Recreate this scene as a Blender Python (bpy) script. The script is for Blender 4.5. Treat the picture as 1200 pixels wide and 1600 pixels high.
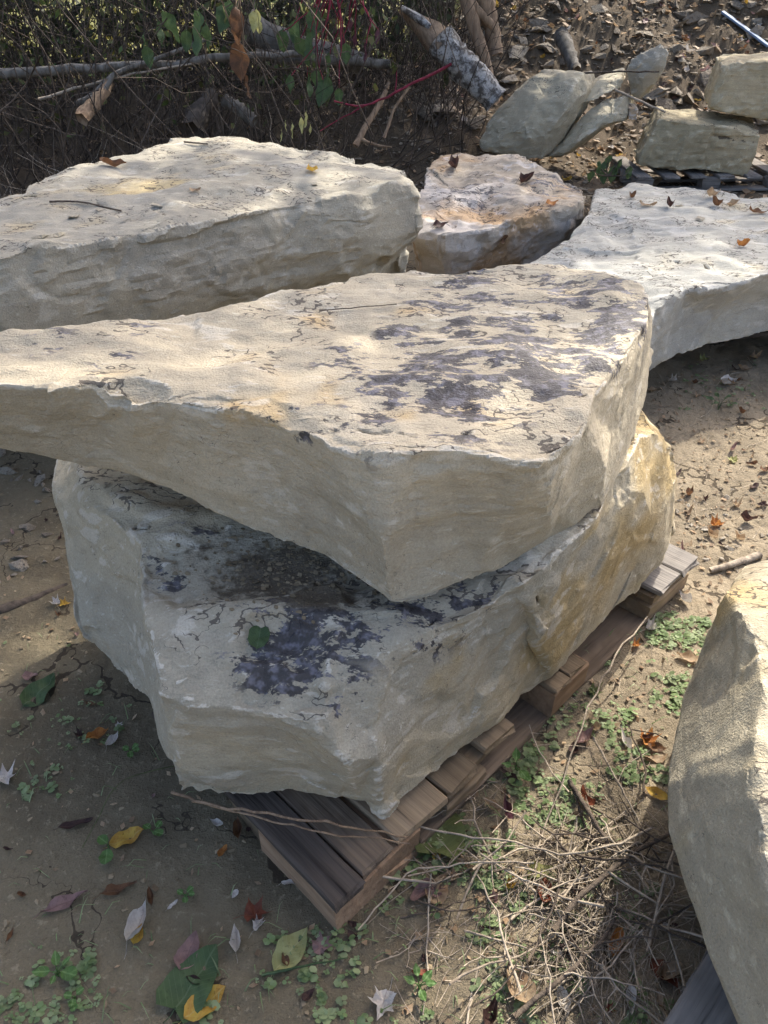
import bpy, bmesh, math, random
import numpy as np
from mathutils import Vector, Matrix
from mathutils.bvhtree import BVHTree

# ------------------------------------------------------------------ camera, sky, sun, exposure
for o in list(bpy.data.objects): bpy.data.objects.remove(o)
scene = bpy.context.scene
COL = scene.collection
R = math.radians
CAM_H, PITCH, FPX = 1.55, R(36.0), 1208.0
cam_d = bpy.data.cameras.new('camera'); cam = bpy.data.objects.new('camera', cam_d); COL.objects.link(cam)
cam.location = (0, 0, CAM_H); cam.rotation_euler = (math.pi/2 - PITCH, 0, 0)
cam_d.sensor_fit = 'VERTICAL'; cam_d.sensor_height = 32.0; cam_d.lens = 32.0*FPX/1600.0
cam_d.clip_start = 0.02; cam_d.clip_end = 1500
scene.camera = cam
SUN_EL, SUN_AZ = R(47), math.atan2(0.53, 0.848)           # azimuth from +Y towards +X
world = bpy.data.worlds.new('World'); scene.world = world; world.use_nodes = True
wn = world.node_tree.nodes; wl = world.node_tree.links; wn.clear()
sky = wn.new('ShaderNodeTexSky'); sky.sky_type = 'NISHITA'; sky.sun_disc = False
sky.sun_elevation = SUN_EL; sky.sun_rotation = SUN_AZ; sky.air_density = 0.75; sky.dust_density = 4.5; sky.ozone_density = 0.6
bg = wn.new('ShaderNodeBackground'); bg.inputs[1].default_value = 0.15
wo = wn.new('ShaderNodeOutputWorld'); wl.new(sky.outputs[0], bg.inputs[0]); wl.new(bg.outputs[0], wo.inputs[0])
sd = bpy.data.lights.new('sun', 'SUN'); sun = bpy.data.objects.new('sun', sd); COL.objects.link(sun)
sd.energy = 2.6; sd.angle = R(0.53); sd.color = (1.0, 0.94, 0.84)
SUNV = Vector((math.sin(SUN_AZ)*math.cos(SUN_EL), math.cos(SUN_AZ)*math.cos(SUN_EL), math.sin(SUN_EL)))
sun.rotation_euler = (-SUNV).to_track_quat('-Z', 'Y').to_euler(); sun.location = SUNV*30
scene.view_settings.view_transform = 'Standard'; scene.view_settings.look = 'None'
scene.view_settings.gamma = 1.0; scene.view_settings.use_curve_mapping = False
scene.view_settings.exposure = 1.52
cy = scene.cycles; cy.use_adaptive_sampling = True; cy.adaptive_threshold = .03; cy.max_bounces = 4; cy.diffuse_bounces = 3; cy.glossy_bounces = 1; cy.transmission_bounces = 3; cy.transparent_max_bounces = 6
cy.caustics_reflective = False; cy.caustics_refractive = False
scene.render.resolution_x, scene.render.resolution_y = 768, 1024

# ------------------------------------------------------------------ helpers
rng = np.random.RandomState(7); rnd = random.Random(11)
sp, cp = math.sin(PITCH), math.cos(PITCH)
def ray(px, py):
    a, v = (px-600)/FPX, (py-800)/FPX
    return a, cp - v*sp, -(sp + v*cp)
def P(px, py, z):
    """place point: where the sight line through a picture point meets height z"""
    d = ray(px, py); k = (z-CAM_H)/d[2]
    return Vector((d[0]*k, d[1]*k, z))
def D(px, py, y):
    """place point at ground distance y"""
    d = ray(px, py); k = y/d[1]
    return Vector((d[0]*k, y, CAM_H + d[2]*k))

_T = np.random.RandomState(3).uniform(-1, 1, 64**3).astype(np.float32)
def pnoise(p, s=0):
    p = np.asarray(p, dtype=np.float32)+np.float32(s*7.31); fl = np.floor(p); i = fl.astype(np.int32) & 63; f = p-fl
    u = f*f*f*(f*(f*6-15)+10); j = (i+1) & 63
    x0, x1 = i[:, 0] << 12, j[:, 0] << 12; y0, y1 = i[:, 1] << 6, j[:, 1] << 6; z0, z1 = i[:, 2], j[:, 2]
    ux, uy, uz = u[:, 0], u[:, 1], u[:, 2]
    def lz(a): l = _T[a+z0]; return l+(_T[a+z1]-l)*uz
    def ly(a): l = lz(a+y0); return l+(lz(a+y1)-l)*uy
    l = ly(x0); return l+(ly(x1)-l)*ux
def fbm(p, o=4, s=0, g=0.5):
    p = np.asarray(p, dtype=np.float32); a = 1.0; t = 0; n = 0
    for k in range(o):
        t = t + a*pnoise(p*(2.03**k)+k*17.3, s+k); n += a; a *= g
    return t/n
def sstep(a, b, x):
    t = np.clip((x-a)/(b-a), 0, 1); return t*t*(3-2*t)

def mesh_np(name, v, faces=None, quads=None, tris=None):
    me = bpy.data.meshes.new(name); v = np.asarray(v, dtype=np.float32)
    loops = []; starts = []; tot = 0
    nq = 0 if quads is None else len(quads); nt = 0 if tris is None else len(tris)
    me.vertices.add(len(v)); me.vertices.foreach_set('co', v.ravel())
    li = np.concatenate([np.asarray(quads).ravel() if nq else np.zeros(0, int), np.asarray(tris).ravel() if nt else np.zeros(0, int)]).astype(np.int32)
    ls = np.concatenate([np.arange(nq)*4, nq*4+np.arange(nt)*3]).astype(np.int32)
    me.loops.add(len(li)); me.loops.foreach_set('vertex_index', li)
    me.polygons.add(nq+nt); me.polygons.foreach_set('loop_start', ls)
    me.polygons.foreach_set('use_smooth', np.ones(nq+nt, dtype=bool))
    me.update(calc_edges=True); me.validate()
    return me
def attr(me, name, val):
    a = me.attributes.new(name, 'FLOAT', 'POINT'); a.data.foreach_set('value', np.asarray(val, dtype=np.float32))
def tag(o, label=None, cat=None, group=None, kind=None):
    if label: o['label'] = label
    if cat: o['category'] = cat
    if group: o['group'] = group
    if kind: o['kind'] = kind
    return o
def link(name, me, mat=None, parent=None, loc=None):
    o = bpy.data.objects.new(name, me); COL.objects.link(o)
    if mat and not me.materials: me.materials.append(mat)
    if parent: o.parent = parent
    if loc is not None: o.location = loc
    return o
def empty(name, loc, rot=(0, 0, 0)):
    o = bpy.data.objects.new(name, None); o.empty_display_size = 0.1; COL.objects.link(o)
    o.location = loc; o.rotation_euler = rot; return o

# ------------------------------------------------------------------ materials
class NT:
    def __init__(s, name):
        s.m = bpy.data.materials.new(name); s.m.use_nodes = True; s.t = s.m.node_tree; s.n = s.t.nodes; s.n.clear()
        s.out = s.n.new('ShaderNodeOutputMaterial'); s.b = s.n.new('ShaderNodeBsdfPrincipled')
        s.t.links.new(s.b.outputs[0], s.out.inputs[0]); s.tc = s.n.new('ShaderNodeTexCoord')
        s.b.inputs['Specular IOR Level'].default_value = 0.25
    def L(s, a, b): s.t.links.new(a, b)
    def obj(s): return s.tc.outputs['Object']
    def mapn(s, v, scale=(1, 1, 1), loc=(0, 0, 0), rot=(0, 0, 0)):
        m = s.n.new('ShaderNodeMapping'); s.L(v, m.inputs[0]); m.inputs['Scale'].default_value = scale
        m.inputs['Location'].default_value = loc; m.inputs['Rotation'].default_value = rot; return m.outputs[0]
    def noise(s, v, sc, det=4, rough=.55, dist=0, color=False):
        n = s.n.new('ShaderNodeTexNoise'); s.L(v, n.inputs['Vector']); n.inputs['Scale'].default_value = sc
        n.inputs['Detail'].default_value = det; n.inputs['Roughness'].default_value = rough; n.inputs['Distortion'].default_value = dist
        return n.outputs['Color' if color else 'Fac']
    def vor(s, v, sc, feat='F1', out='Distance', rand=1.0):
        n = s.n.new('ShaderNodeTexVoronoi'); n.feature = feat; s.L(v, n.inputs['Vector']); n.inputs['Scale'].default_value = sc
        n.inputs['Randomness'].default_value = rand; return n.outputs[out]
    def ramp(s, f, a, b, va=0.0, vb=1.0, smooth=True):
        n = s.n.new('ShaderNodeMapRange'); n.interpolation_type = 'SMOOTHSTEP' if smooth else 'LINEAR'
        s.L(f, n.inputs[0])
        for k, x in zip((1, 2, 3, 4), (a, b, va, vb)): n.inputs[k].default_value = x
        return n.outputs[0]
    def math(s, op, a, b=None, clamp=False):
        n = s.n.new('ShaderNodeMath'); n.operation = op; n.use_clamp = clamp
        for k, x in enumerate((a, b)):
            if x is None: continue
            if isinstance(x, (int, float)): n.inputs[k].default_value = x
            else: s.L(x, n.inputs[k])
        return n.outputs[0]
    def mix(s, f, a, b, mode='MIX'):
        n = s.n.new('ShaderNodeMix'); n.data_type = 'RGBA'; n.blend_type = mode; n.clamp_factor = True
        for k, x in ((0, f), (6, a), (7, b)):
            if isinstance(x, (int, float)): n.inputs[k].default_value = x
            elif isinstance(x, tuple): n.inputs[k].default_value = (*x, 1)
            else: s.L(x, n.inputs[k])
        return n.outputs[2]
    def at(s, name):
        n = s.n.new('ShaderNodeAttribute'); n.attribute_name = name; return n.outputs['Fac']
    def rand(s):
        n = s.n.new('ShaderNodeObjectInfo'); return n.outputs['Random']
    def bump(s, h, dist, strength=1.0, prev=None):
        n = s.n.new('ShaderNodeBump'); n.inputs['Distance'].default_value = dist; n.inputs['Strength'].default_value = strength
        s.L(h, n.inputs['Height'])
        if prev is not None: s.L(prev, n.inputs['Normal'])
        return n.outputs[0]
    def color(s, c): s.L(c, s.b.inputs['Base Color']) if not isinstance(c, tuple) else setattr(s.b.inputs['Base Color'], 'default_value', (*c, 1))
    def rough(s, r): s.L(r, s.b.inputs['Roughness']) if not isinstance(r, (int, float)) else setattr(s.b.inputs['Roughness'], 'default_value', r)
    def normal(s, n): s.L(n, s.b.inputs['Normal'])

PAL = {}
def stone_mat(name, c1, c2, pale, warm, dark=(0.028, 0.027, 0.035), seed=0.0, strata=1.0, flake=1.0, grain=1.0, lines=1.0, warm_noise=.9):
    """mineral colours (bed, ochre, chalk) are mixed per stone in rock_colour(); here the fine grain, seams and dark skin"""
    PAL[name] = dict(c1=c1, c2=c2, pale=pale, warm=warm, strata=strata, warm_noise=warm_noise, flake=flake)
    t = NT(name); v = t.mapn(t.obj(), loc=(seed, seed*1.7, seed*.6))
    cn = t.n.new('ShaderNodeAttribute'); cn.attribute_name = 'col'; c = cn.outputs['Color']
    st = t.noise(t.mapn(v, (6, 6, 105), rot=(R(7), R(-5), 0)), 1.0, 3, .65)
    c = t.mix(t.math('MULTIPLY', t.ramp(st, .52, .70), .30*strata), c, tuple(x*.62 for x in c2))
    en = t.noise(v, 42, 2, .75)
    em = t.ramp(t.math('ADD', t.at('edge'), t.math('MULTIPLY', t.math('SUBTRACT', en, .5), 1.3)), .45, .95)
    c = t.mix(t.math('MULTIPLY', em, t.ramp(t.noise(v, 6, 2, .6), .36, .62, .08, .68)), c, pale)
    gr = t.noise(v, 240, 2, .75)
    c = t.mix(1.0, c, t.mix(gr, (1-.34*grain,)*3, (1+.32*grain,)*3), 'MULTIPLY')
    c = t.mix(t.math('MULTIPLY', t.ramp(en, .60, .74), .25*grain), c, tuple(x*.5 for x in c2))
    # scraping marks and pits
    sk = t.noise(t.mapn(v, (16, 60, 60), rot=(.5, .9, .7)), 1.0, 3, .7)
    c = t.mix(t.math('MULTIPLY', t.ramp(sk, .60, .70), .40*grain), c, pale); c = t.mix(t.math('MULTIPLY', t.ramp(sk, .38, .28), .35*grain), c, tuple(x*.55 for x in c2))
    # seams between flakes with soil in them
    fl = t.noise(t.mapn(v, (1, 1.7, 1), rot=(0, 0, .25)), 7.0, 4, .55)
    fr = t.math('FRACT', t.math('MULTIPLY', fl, 10.0)); mk = t.at('seam')
    ln = t.math('MULTIPLY', t.math('LESS_THAN', fr, t.math('MULTIPLY', mk, .22*lines)), .8)
    c = t.mix(ln, c, (.07, .058, .05))
    # thin dark mineral skin with torn edges
    sn = t.noise(t.mapn(v, (1, 2.4, 1), rot=(0, 0, .2)), 9, 5, .74)
    sm = t.ramp(t.math('ADD', t.at('stain'), t.math('MULTIPLY', t.math('SUBTRACT', sn, .5), 4.6)), .42, .60)
    sm = t.math('MULTIPLY', sm, t.ramp(t.at('stain'), .05, .3))
    dcol = t.mix(t.ramp(en, .46, .68), dark, tuple(min(1, x*3.6+.04) for x in dark))
    c = t.mix(t.math('MULTIPLY', sm, .90), c, dcol)
    # soil caught in cracks and hollows
    dm = t.ramp(t.math('ADD', t.at('dirt'), t.math('MULTIPLY', t.math('SUBTRACT', en, .5), .9)), .35, .7)
    c = t.mix(dm, c, t.mix(gr, (.045, .037, .026), (.19, .155, .11)))
    t.color(c)
    t.rough(t.math('SUBTRACT', .88, t.math('MULTIPLY', sm, .40)))
    hh = t.math('ADD', t.math('MULTIPLY', st, .9*strata), t.math('ADD', t.math('MULTIPLY', gr, 1.1), t.math('ADD', t.math('MULTIPLY', en, .55), t.math('MULTIPLY', sk, 1.1))))
    t.normal(t.bump(t.math('SUBTRACT', hh, t.math('MULTIPLY', ln, .9)), .0036, .85*grain))
    return t.m
def lerp3(c, d, f): return c+(np.asarray(d)[None]-c)*np.clip(f, 0, 1)[:, None]
def rock_colour(v, o3, pal, warm):
    n = len(v); c = np.tile(np.array(pal['c1'], float), (n, 1))
    c = lerp3(c, pal['c2'], sstep(-.22, .22, fbm(v*2.6+o3, 3, 80)))
    st = fbm(np.stack([v[:, 0]*3.5, v[:, 1]*3.5, v[:, 2]*38+v[:, 0]*2], 1)+o3, 2, 82)
    c = lerp3(c, np.array(pal['c2'])*.7, .16*pal['strata']*sstep(.1, .4, st)); c = lerp3(c, pal['pale'], .12*pal['strata']*sstep(-.1, -.4, st))
    mid = fbm(v*9+o3, 4, 84)
    c = lerp3(c, pal['warm'], .85*sstep(.22, .85, warm+mid*pal['warm_noise']*.7))
    sc = fbm(v*np.array([9, 22, 28])+o3, 3, 86, .65); c = lerp3(c, pal['pale'], .42*sstep(.34, .44, sc))
    c *= (1+.10*fbm(v*30+o3, 2, 88))[:, None]
    return np.clip(c, .01, .9), mid

# ------------------------------------------------------------------ stones
SOLIDS = []          # (object, BVH) for resting things on surfaces
def add_solid(o):
    bpy.context.view_layer.update()
    SOLIDS.append((o, BVHTree.FromObject(o, bpy.context.evaluated_depsgraph_get()), o.location.copy()))
def hit(px, py, only=None, skip=()):
    d = Vector(ray(px, py)).normalized(); best = None
    for o, b, off in SOLIDS:
        if only and o.name not in only: continue
        if o.name in skip: continue
        l, n, i, dist = b.ray_cast(Vector((0, 0, CAM_H))-off, d)
        if l is not None and (best is None or dist < best[2]): best = (l+off, n, dist, o)
    if best is None: return None
    l, n, dist, o = best
    if n.dot(d) > 0: n = -n
    return l, n, o
def down(x, y, z=4.0):
    best = None
    for o, b, off in SOLIDS:
        l, n, i, dist = b.ray_cast(Vector((x, y, z))-off, Vector((0, 0, -1)))
        if l is not None and (best is None or l.z+off.z > best[0].z): best = (l+off, n if n.z > 0 else -n, o)
    return best

def seg_dist(p, poly):
    d = np.full(len(p), 1e9)
    for a, b in zip(poly[:-1], poly[1:]):
        a = np.array(a); b = np.array(b); ab = b-a
        t = np.clip(((p-a)@ab)/(ab@ab+1e-12), 0, 1)
        d = np.minimum(d, np.linalg.norm(p-(a+t[:, None]*ab), axis=1))
    return d

def make_stone(name, rings, mat, voxel, seed, label, facet=.010, rough=.006, big=.012, cells=.16, chip=1.0,
               stains=(), warms=(), dirts=(), dents=(), cracks=(), edge_gain=1.0, group=None, strata=.0008, seams=1.0, ftop=.4, cuts=90, cut=.016, fcut=50):
    """rings: lists of points round the stone, from the top rim to the underside"""
    n = len(rings[0]); vs = [Vector(p) for r in rings for p in r]
    ctop = sum(rings[0], Vector())/n; cbot = sum(rings[-1], Vector())/n
    fs = []
    for k in range(len(rings)-1):
        for i in range(n):
            j = (i+1) % n; fs.append((k*n+i, k*n+j, (k+1)*n+j, (k+1)*n+i))
    bm = bmesh.new(); bv = [bm.verts.new(p) for p in vs]
    for f in fs: bm.faces.new([bv[i] for i in f])
    bm.faces.new([bv[i] for i in reversed(range(n))]); bm.faces.new([bv[(len(rings)-1)*n+i] for i in range(n)])
    bmesh.ops.triangulate(bm, faces=bm.faces[:], quad_method='SHORT_EDGE'); bmesh.ops.recalc_face_normals(bm, faces=bm.faces[:])
    me = bpy.data.meshes.new('tmp'); bm.to_mesh(me); bm.free()
    to = bpy.data.objects.new('tmp', me); COL.objects.link(to)
    md = to.modifiers.new('r', 'REMESH'); md.mode = 'VOXEL'; md.voxel_size = voxel
    ev = to.evaluated_get(bpy.context.evaluated_depsgraph_get()); em = ev.to_mesh()
    nv = len(em.vertices); v = np.empty(nv*3, np.float32); em.vertices.foreach_get('co', v); v = v.reshape(-1, 3).astype(np.float64)
    q = np.empty(len(em.loops), np.int32); em.loops.foreach_get('vertex_index', q)
    lt = np.empty(len(em.polygons), np.int32); em.polygons.foreach_get('loop_total', lt); assert (lt == 4).all(); q = q.reshape(-1, 4)
    ed = np.empty(len(em.edges)*2, np.int32); em.edges.foreach_get('vertices', ed); ed = ed.reshape(-1, 2)
    ev.to_mesh_clear(); bpy.data.objects.remove(to); bpy.data.meshes.remove(me)
    deg = np.bincount(ed.ravel(), minlength=nv).astype(float); deg[deg == 0] = 1
    def lap(a):
        out = np.zeros_like(a)
        for k in range(a.shape[1]):
            out[:, k] = np.bincount(ed[:, 0], a[ed[:, 1], k], nv)+np.bincount(ed[:, 1], a[ed[:, 0], k], nv)
        return out/deg[:, None]
    def normals(p):
        fn = np.cross(p[q[:, 2]]-p[q[:, 0]], p[q[:, 3]]-p[q[:, 1]])
        nn = np.zeros_like(p)
        for k in range(3):
            for c in range(4): nn[:, k] += np.bincount(q[:, c], fn[:, k], nv)
        return nn/(np.linalg.norm(nn, axis=1)[:, None]+1e-12)
    N = normals(v)
    NS = N.copy()
    for _ in range(6): NS = lap(NS)
    NS /= np.linalg.norm(NS, axis=1)[:, None]+1e-12
    s0 = v.copy()
    for _ in range(4): s0 = lap(s0)
    cvx = np.einsum('ij,ij->i', v-s0, NS)/(.75*voxel)               # convexity near rims, about 0..1
    o3 = np.array([seed*3.1, seed*1.3, seed*2.2])
    # fractured planes: each cell is a small tilted plane, its border a step
    rs = np.random.RandomState(seed)
    lo, hi = v.min(0)-.1, v.max(0)+.1; sc = np.array([1, 1, 1.7])
    cnt = int(np.clip(np.prod((hi-lo)*sc)/cells**3, 12, 200))
    S = rs.uniform(lo, hi, (cnt, 3)); T = rs.normal(size=(cnt, 3)); T /= np.linalg.norm(T, axis=1)[:, None]
    wv = v + np.stack([fbm(v*5+o3, 3, 1), fbm(v*5+o3+9, 3, 2), fbm(v*5+o3+21, 3, 3)], 1)*.11
    idx = np.empty(nv, int)
    Sf = (S*sc).astype(np.float32); s2 = (Sf**2).sum(1); wf = (wv*sc).astype(np.float32)
    for a in range(0, nv, 20000): idx[a:a+20000] = (s2[None]-2*wf[a:a+20000]@Sf.T).argmin(1)
    fac = np.clip(np.einsum('ij,ij->i', v-S[idx], T[idx])/cells, -1.2, 1.2)+rs.uniform(-.5, .5, cnt)[idx]
    fac = fac[:, None]
    for _ in range(2): fac = lap(fac)
    fac = fac[:, 0]
    side = 1-np.abs(NS[:, 2]); top = sstep(.6, .9, NS[:, 2])
    d = facet*fac*(1-(1-ftop)*top)
    d += big*fbm(v*3.2+o3, 3, 5)
    r1 = fbm(v*np.array([22, 22, 30])+o3, 4, 9, .6); d += rough*1.1*r1
    d += rough*.5*fbm(v*60+o3, 3, 12)
    d += strata*side*np.round(fbm(np.stack([v[:, 0]*3, v[:, 1]*3, v[:, 2]*38], 1)+o3, 3, 15)*4)/2
    cv = np.clip(cvx, 0, 1.3)
    d -= chip*cv*.0045*sstep(.06, .14, fbm(v*24+o3, 2, 20)); d -= chip*cv*.009*sstep(.14, .19, fbm(v*np.array([9, 9, 14])+o3, 3, 24))
    sf = fbm(v*np.array([13, 13, 24])+o3, 4, 26)*5; d += (1-top)*rough*.40*(np.floor(sf)+sstep(0, .3, sf-np.floor(sf)))
    for (c, r, dp) in dents:
        dd = np.linalg.norm((v-np.array(c))/np.array(r), axis=1)+fbm(v*12+o3, 3, 31)*.45
        d -= dp*sstep(1.0, .72, dd)*(.55+.45*sstep(.8, 0, dd))
    crk = np.zeros(nv)
    for pl, w in cracks:
        wob = v+np.stack([fbm(v*14+o3, 3, 41), fbm(v*14+o3+5, 3, 42), fbm(v*14+o3+8, 3, 43)], 1)*.035
        cd = seg_dist(wob, pl); m = sstep(w*1.6, w*.3, cd); d -= m*.010; crk = np.maximum(crk, m)
    fl = fbm(v*np.array([6, 10, 6])+o3, 3, 50); fq = fl*7
    d += top*PAL[mat.name]['flake']*.0030*(np.floor(fq)+sstep(.0, .85, fq-np.floor(fq)))
    v2 = v+NS*d[:, None]
    # knap the stone: flat breaks along the rims, then flat facets over the flanks
    wr = np.where((cvx > .30) & (v[:, 2] > lo[2]+.10))[0]; ws = np.where((top < .3) & (NS[:, 2] > -.5))[0]
    fine = .0012*fbm(v*40+o3, 2, 52); rem = np.full(nv, cut*1.0)
    for k in range(cuts+fcut):
        rim = k < cuts; pool = wr if rim else ws
        if not len(pool): continue
        i = pool[rs.randint(len(pool))]; n0 = NS[i]+rs.normal(size=3)*(.38 if rim else .10); n0 /= np.linalg.norm(n0)
        dep = cut*(rs.uniform(.12, 1.0)**1.8 if rim else rs.uniform(-.25, .25)); rad = cut*(9 if rim else 14)*rs.uniform(.7, 1.4)
        rel = v2-v2[i]; near = np.where((np.abs(rel) < rad).all(1))[0]; rl = rel[near]; near = near[(rl**2).sum(1) < rad*rad]; rl = v2[near]-v2[i]
        w = 1-(rl**2).sum(1)/(rad*rad); h = np.minimum(np.maximum(rl@n0+dep+fine[near], 0), (1.5*max(dep, 0) if rim else .5*cut)*np.clip(w*2.2, 0, 1))
        h = np.minimum(h, rem[near]); rem[near] -= h; v2[near] -= n0*h[:, None]
    org = np.array([v2[:, 0].mean(), v2[:, 1].mean(), v2[:, 2].min()])
    s1 = v2.copy()
    for _ in range(3): s1 = lap(s1)
    cvx = np.maximum(cvx*.5, np.einsum('ij,ij->i', v2-s1, normals(v2))/(.55*voxel))
    me = mesh_np(name, v2-org, quads=q); me.set_sharp_from_angle(angle=R(24))
    def blobs(lst):
        a = np.zeros(nv)
        for c, r, g in lst:
            a = np.maximum(a, g*np.exp(-(np.linalg.norm((v-np.array(c))/np.array(r), axis=1)**2)))
        return a
    wrm = blobs(warms); col, mid = rock_colour(v, o3, PAL[mat.name], wrm)
    ca = me.attributes.new('col', 'FLOAT_COLOR', 'POINT'); ca.data.foreach_set('color', np.column_stack([col, np.ones(nv)]).astype(np.float32).ravel())
    attr(me, 'seam', seams*(.07+.93*top)*sstep(-.16, .30, mid))
    attr(me, 'stain', blobs(stains)-.001*(~np.isfinite(v2[:, 0])))
    attr(me, 'dirt', np.clip(blobs(dirts)+crk*.9, 0, 1.2)); attr(me, 'edge', np.clip(cvx*1.7-.15, 0, 1.2)*edge_gain)
    o = link(name, me, mat, loc=org); tag(o, label, 'boulder', group)
    add_solid(o)
    return o
# ------------------------------------------------------------------ ground and bank
def gheight(x, y, fine=True):
    x = np.asarray(x, float); y = np.asarray(y, float); z0 = np.zeros_like(x)
    p = np.stack([x, y, z0], 1)
    n1 = fbm(p*.8, 3, 60)
    # rubble bank on the right, low brushy rise on the left
    base = 6.75+.5*fbm(p*.5+3, 2, 61)
    rise_r = 1.9*sstep(0, 4.2, y-base-.1*x)
    rise_l = .55*sstep(0, 1.6, y-base+.9)-1.1*sstep(2.2, 7, y-base)
    w = sstep(-.2, 1.6, x-.25)
    h = rise_r*w+rise_l*(1-w)
    far = sstep(16, 40, np.hypot(x, y)); h = h*(1-far)
    bank = sstep(.03, .3, np.abs(rise_r*w+rise_l*(1-w)))
    h = h+.05*n1*sstep(1.2, 3.5, np.hypot(x-.1, y-1.2))+.012*fbm(p*3.2, 3, 62)
    if fine:
        h = h+.006*fbm(p*14, 3, 63)+.0035*fbm(p*45, 3, 64)*(.5+sstep(-.15, .35, x-.12*y))
        cl = fbm(p*9, 3, 66); h = h+.012*np.clip(cl-.12, 0, 1)*sstep(-.1, .4, x+.1*y-.1)
        h = h+bank*(.10*fbm(p*3, 4, 67)+.05*np.abs(fbm(p*9, 3, 68)))
    return h
def axis(segs):
    out = []
    for a, b, n in segs: out.append(np.linspace(a, b, n, endpoint=False))
    return np.concatenate(out+[[segs[-1][1]]])
gx = axis([(-400, -30, 8), (-30, -8, 14), (-8, -3, 40), (-3, -1.3, 70), (-1.3, 1.9, 400), (1.9, 4, 80), (4, 9, 45), (9, 30, 14), (30, 400, 8)])
gy = axis([(-400, -20, 8), (-20, 0, 14), (0, .35, 10), (.35, 2.2, 250), (2.2, 3.6, 80), (3.6, 6, 60), (6, 10.5, 100), (10.5, 20, 40), (20, 60, 14), (60, 400, 8)])
GX, GY = np.meshgrid(gx, gy); gxy = np.stack([GX.ravel(), GY.ravel()], 1)
gz = gheight(gxy[:, 0], gxy[:, 1])
nx, ny = len(gx), len(gy); ii = (np.arange(ny-1)[:, None]*nx+np.arange(nx-1)[None]).ravel()
gq = np.stack([ii, ii+1, ii+nx+1, ii+nx], 1)
gv = np.column_stack([gxy, gz])

def ground_mat():
    t = NT('dry_mud'); v = t.obj()
    fin = t.noise(v, 60, 3, .75); mic = t.noise(v, 250, 2, .8)
    c = t.mix(t.at('tone'), (.232, .190, .128), (.160, .132, .090))
    c = t.mix(1.0, c, t.mix(t.at('dry'), (.70, .71, .68), (1.15, 1.15, 1.17)), 'MULTIPLY')          # shade painted into the soil on the left, sunlight on the right
    c = t.mix(t.math('MULTIPLY', t.ramp(fin, .56, .72), .45), c, (.34, .29, .20))
    c = t.mix(t.math('MULTIPLY', t.ramp(fin, .44, .30), .5), c, (.10, .08, .052))
    c = t.mix(1.0, c, t.mix(mic, (.70,)*3, (1.30,)*3), 'MULTIPLY')
    c = t.mix(t.at('bank'), c, t.mix(fin, (.042, .032, .022), (.16, .125, .085)))      # damp humus of the bank
    c = t.mix(t.at('meadow'), c, t.mix(fin, (.07, .085, .022), (.20, .18, .06)))       # weeds beyond the brush
    # shrinkage cracks
    wv = t.mix(.05, t.mix(.17, v, t.noise(v, 6, 2, .65, 0, True)), t.noise(v, 30, 1, .7, 0, True))
    e = t.vor(wv, 4.2, 'DISTANCE_TO_EDGE'); ck = t.math('LESS_THAN', e, t.at('crackw'))
    c = t.mix(t.math('MULTIPLY', ck, .85), c, (.040, .031, .022))
    t.color(c); t.rough(.95); t.b.inputs['Specular IOR Level'].default_value = .12
    t.normal(t.bump(t.math('ADD', fin, t.math('MULTIPLY', mic, .35)), .010, .8))
    return t.m
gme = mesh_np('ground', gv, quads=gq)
_b = sstep(5.0, 6.2, gxy[:, 1]+.5*fbm(np.column_stack([gxy*1.2, gz*0]), 3, 70)); _m = sstep(9.5, 11.5, gxy[:, 1]-.5*gxy[:, 0])*sstep(2.0, -.5, gxy[:, 0]-.3*gxy[:, 1]+2)
_p = np.column_stack([gxy, gz*0])
attr(gme, 'dry', sstep(-.25, .45, gxy[:, 0]-.25*(gxy[:, 1]-.8)*(gxy[:, 1] < 3)+.25*fbm(_p*2, 3, 76)))  # light painted in: low over the shaded left, high over the sunlit right
attr(gme, 'tone', sstep(-.25, .35, .6*fbm(_p*1.7, 3, 71)+.6*fbm(_p*9, 4, 72)))
attr(gme, 'crackw', .024*sstep(-.05, .3, fbm(_p*2.3, 2, 73)+.12)*sstep(-.2, .3, fbm(_p*8, 2, 74))*(1-_b))
attr(gme, 'bank', _b*(1-_m)); attr(gme, 'meadow', _m)
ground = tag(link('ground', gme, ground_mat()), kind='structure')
add_solid(ground)

# ------------------------------------------------------------------ the boulders
V = Vector
def W(x, y, z): return V((x, y, z))
TAN = dict(c1=(.47, .405, .288), c2=(.395, .345, .250), pale=(.64, .595, .49), warm=(.50, .345, .150))
m_top = stone_mat('sandstone_tan', **TAN, seed=1.3, strata=.6)
m_low = stone_mat('sandstone_lower', (.45, .384, .264), (.37, .330, .245), (.66, .61, .51), (.40, .295, .135), seed=5.1, strata=.55)
m_grey = stone_mat('sandstone_grey', (.37, .335, .255), (.31, .285, .225), (.60, .56, .47), (.50, .39, .20), seed=9.7, strata=.6)
m_brown = stone_mat('sandstone_brown', (.50, .455, .40), (.40, .335, .25), (.68, .65, .62), (.40, .255, .125), seed=14.2, strata=.3, flake=1.3)
m_blue = stone_mat('sandstone_bluegrey', (.40, .385, .325), (.34, .335, .295), (.62, .60, .54), (.50, .43, .28), seed=19.9, strata=.7)
m_green = stone_mat('sandstone_mossy', (.45, .40, .285), (.37, .33, .235), (.58, .53, .42), (.32, .25, .11), seed=24.4, strata=.6)
m_olive = stone_mat('sandstone_olive', (.42, .35, .22), (.33, .28, .175), (.56, .50, .36), (.38, .27, .12), seed=29.2, strata=1.1)

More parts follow.
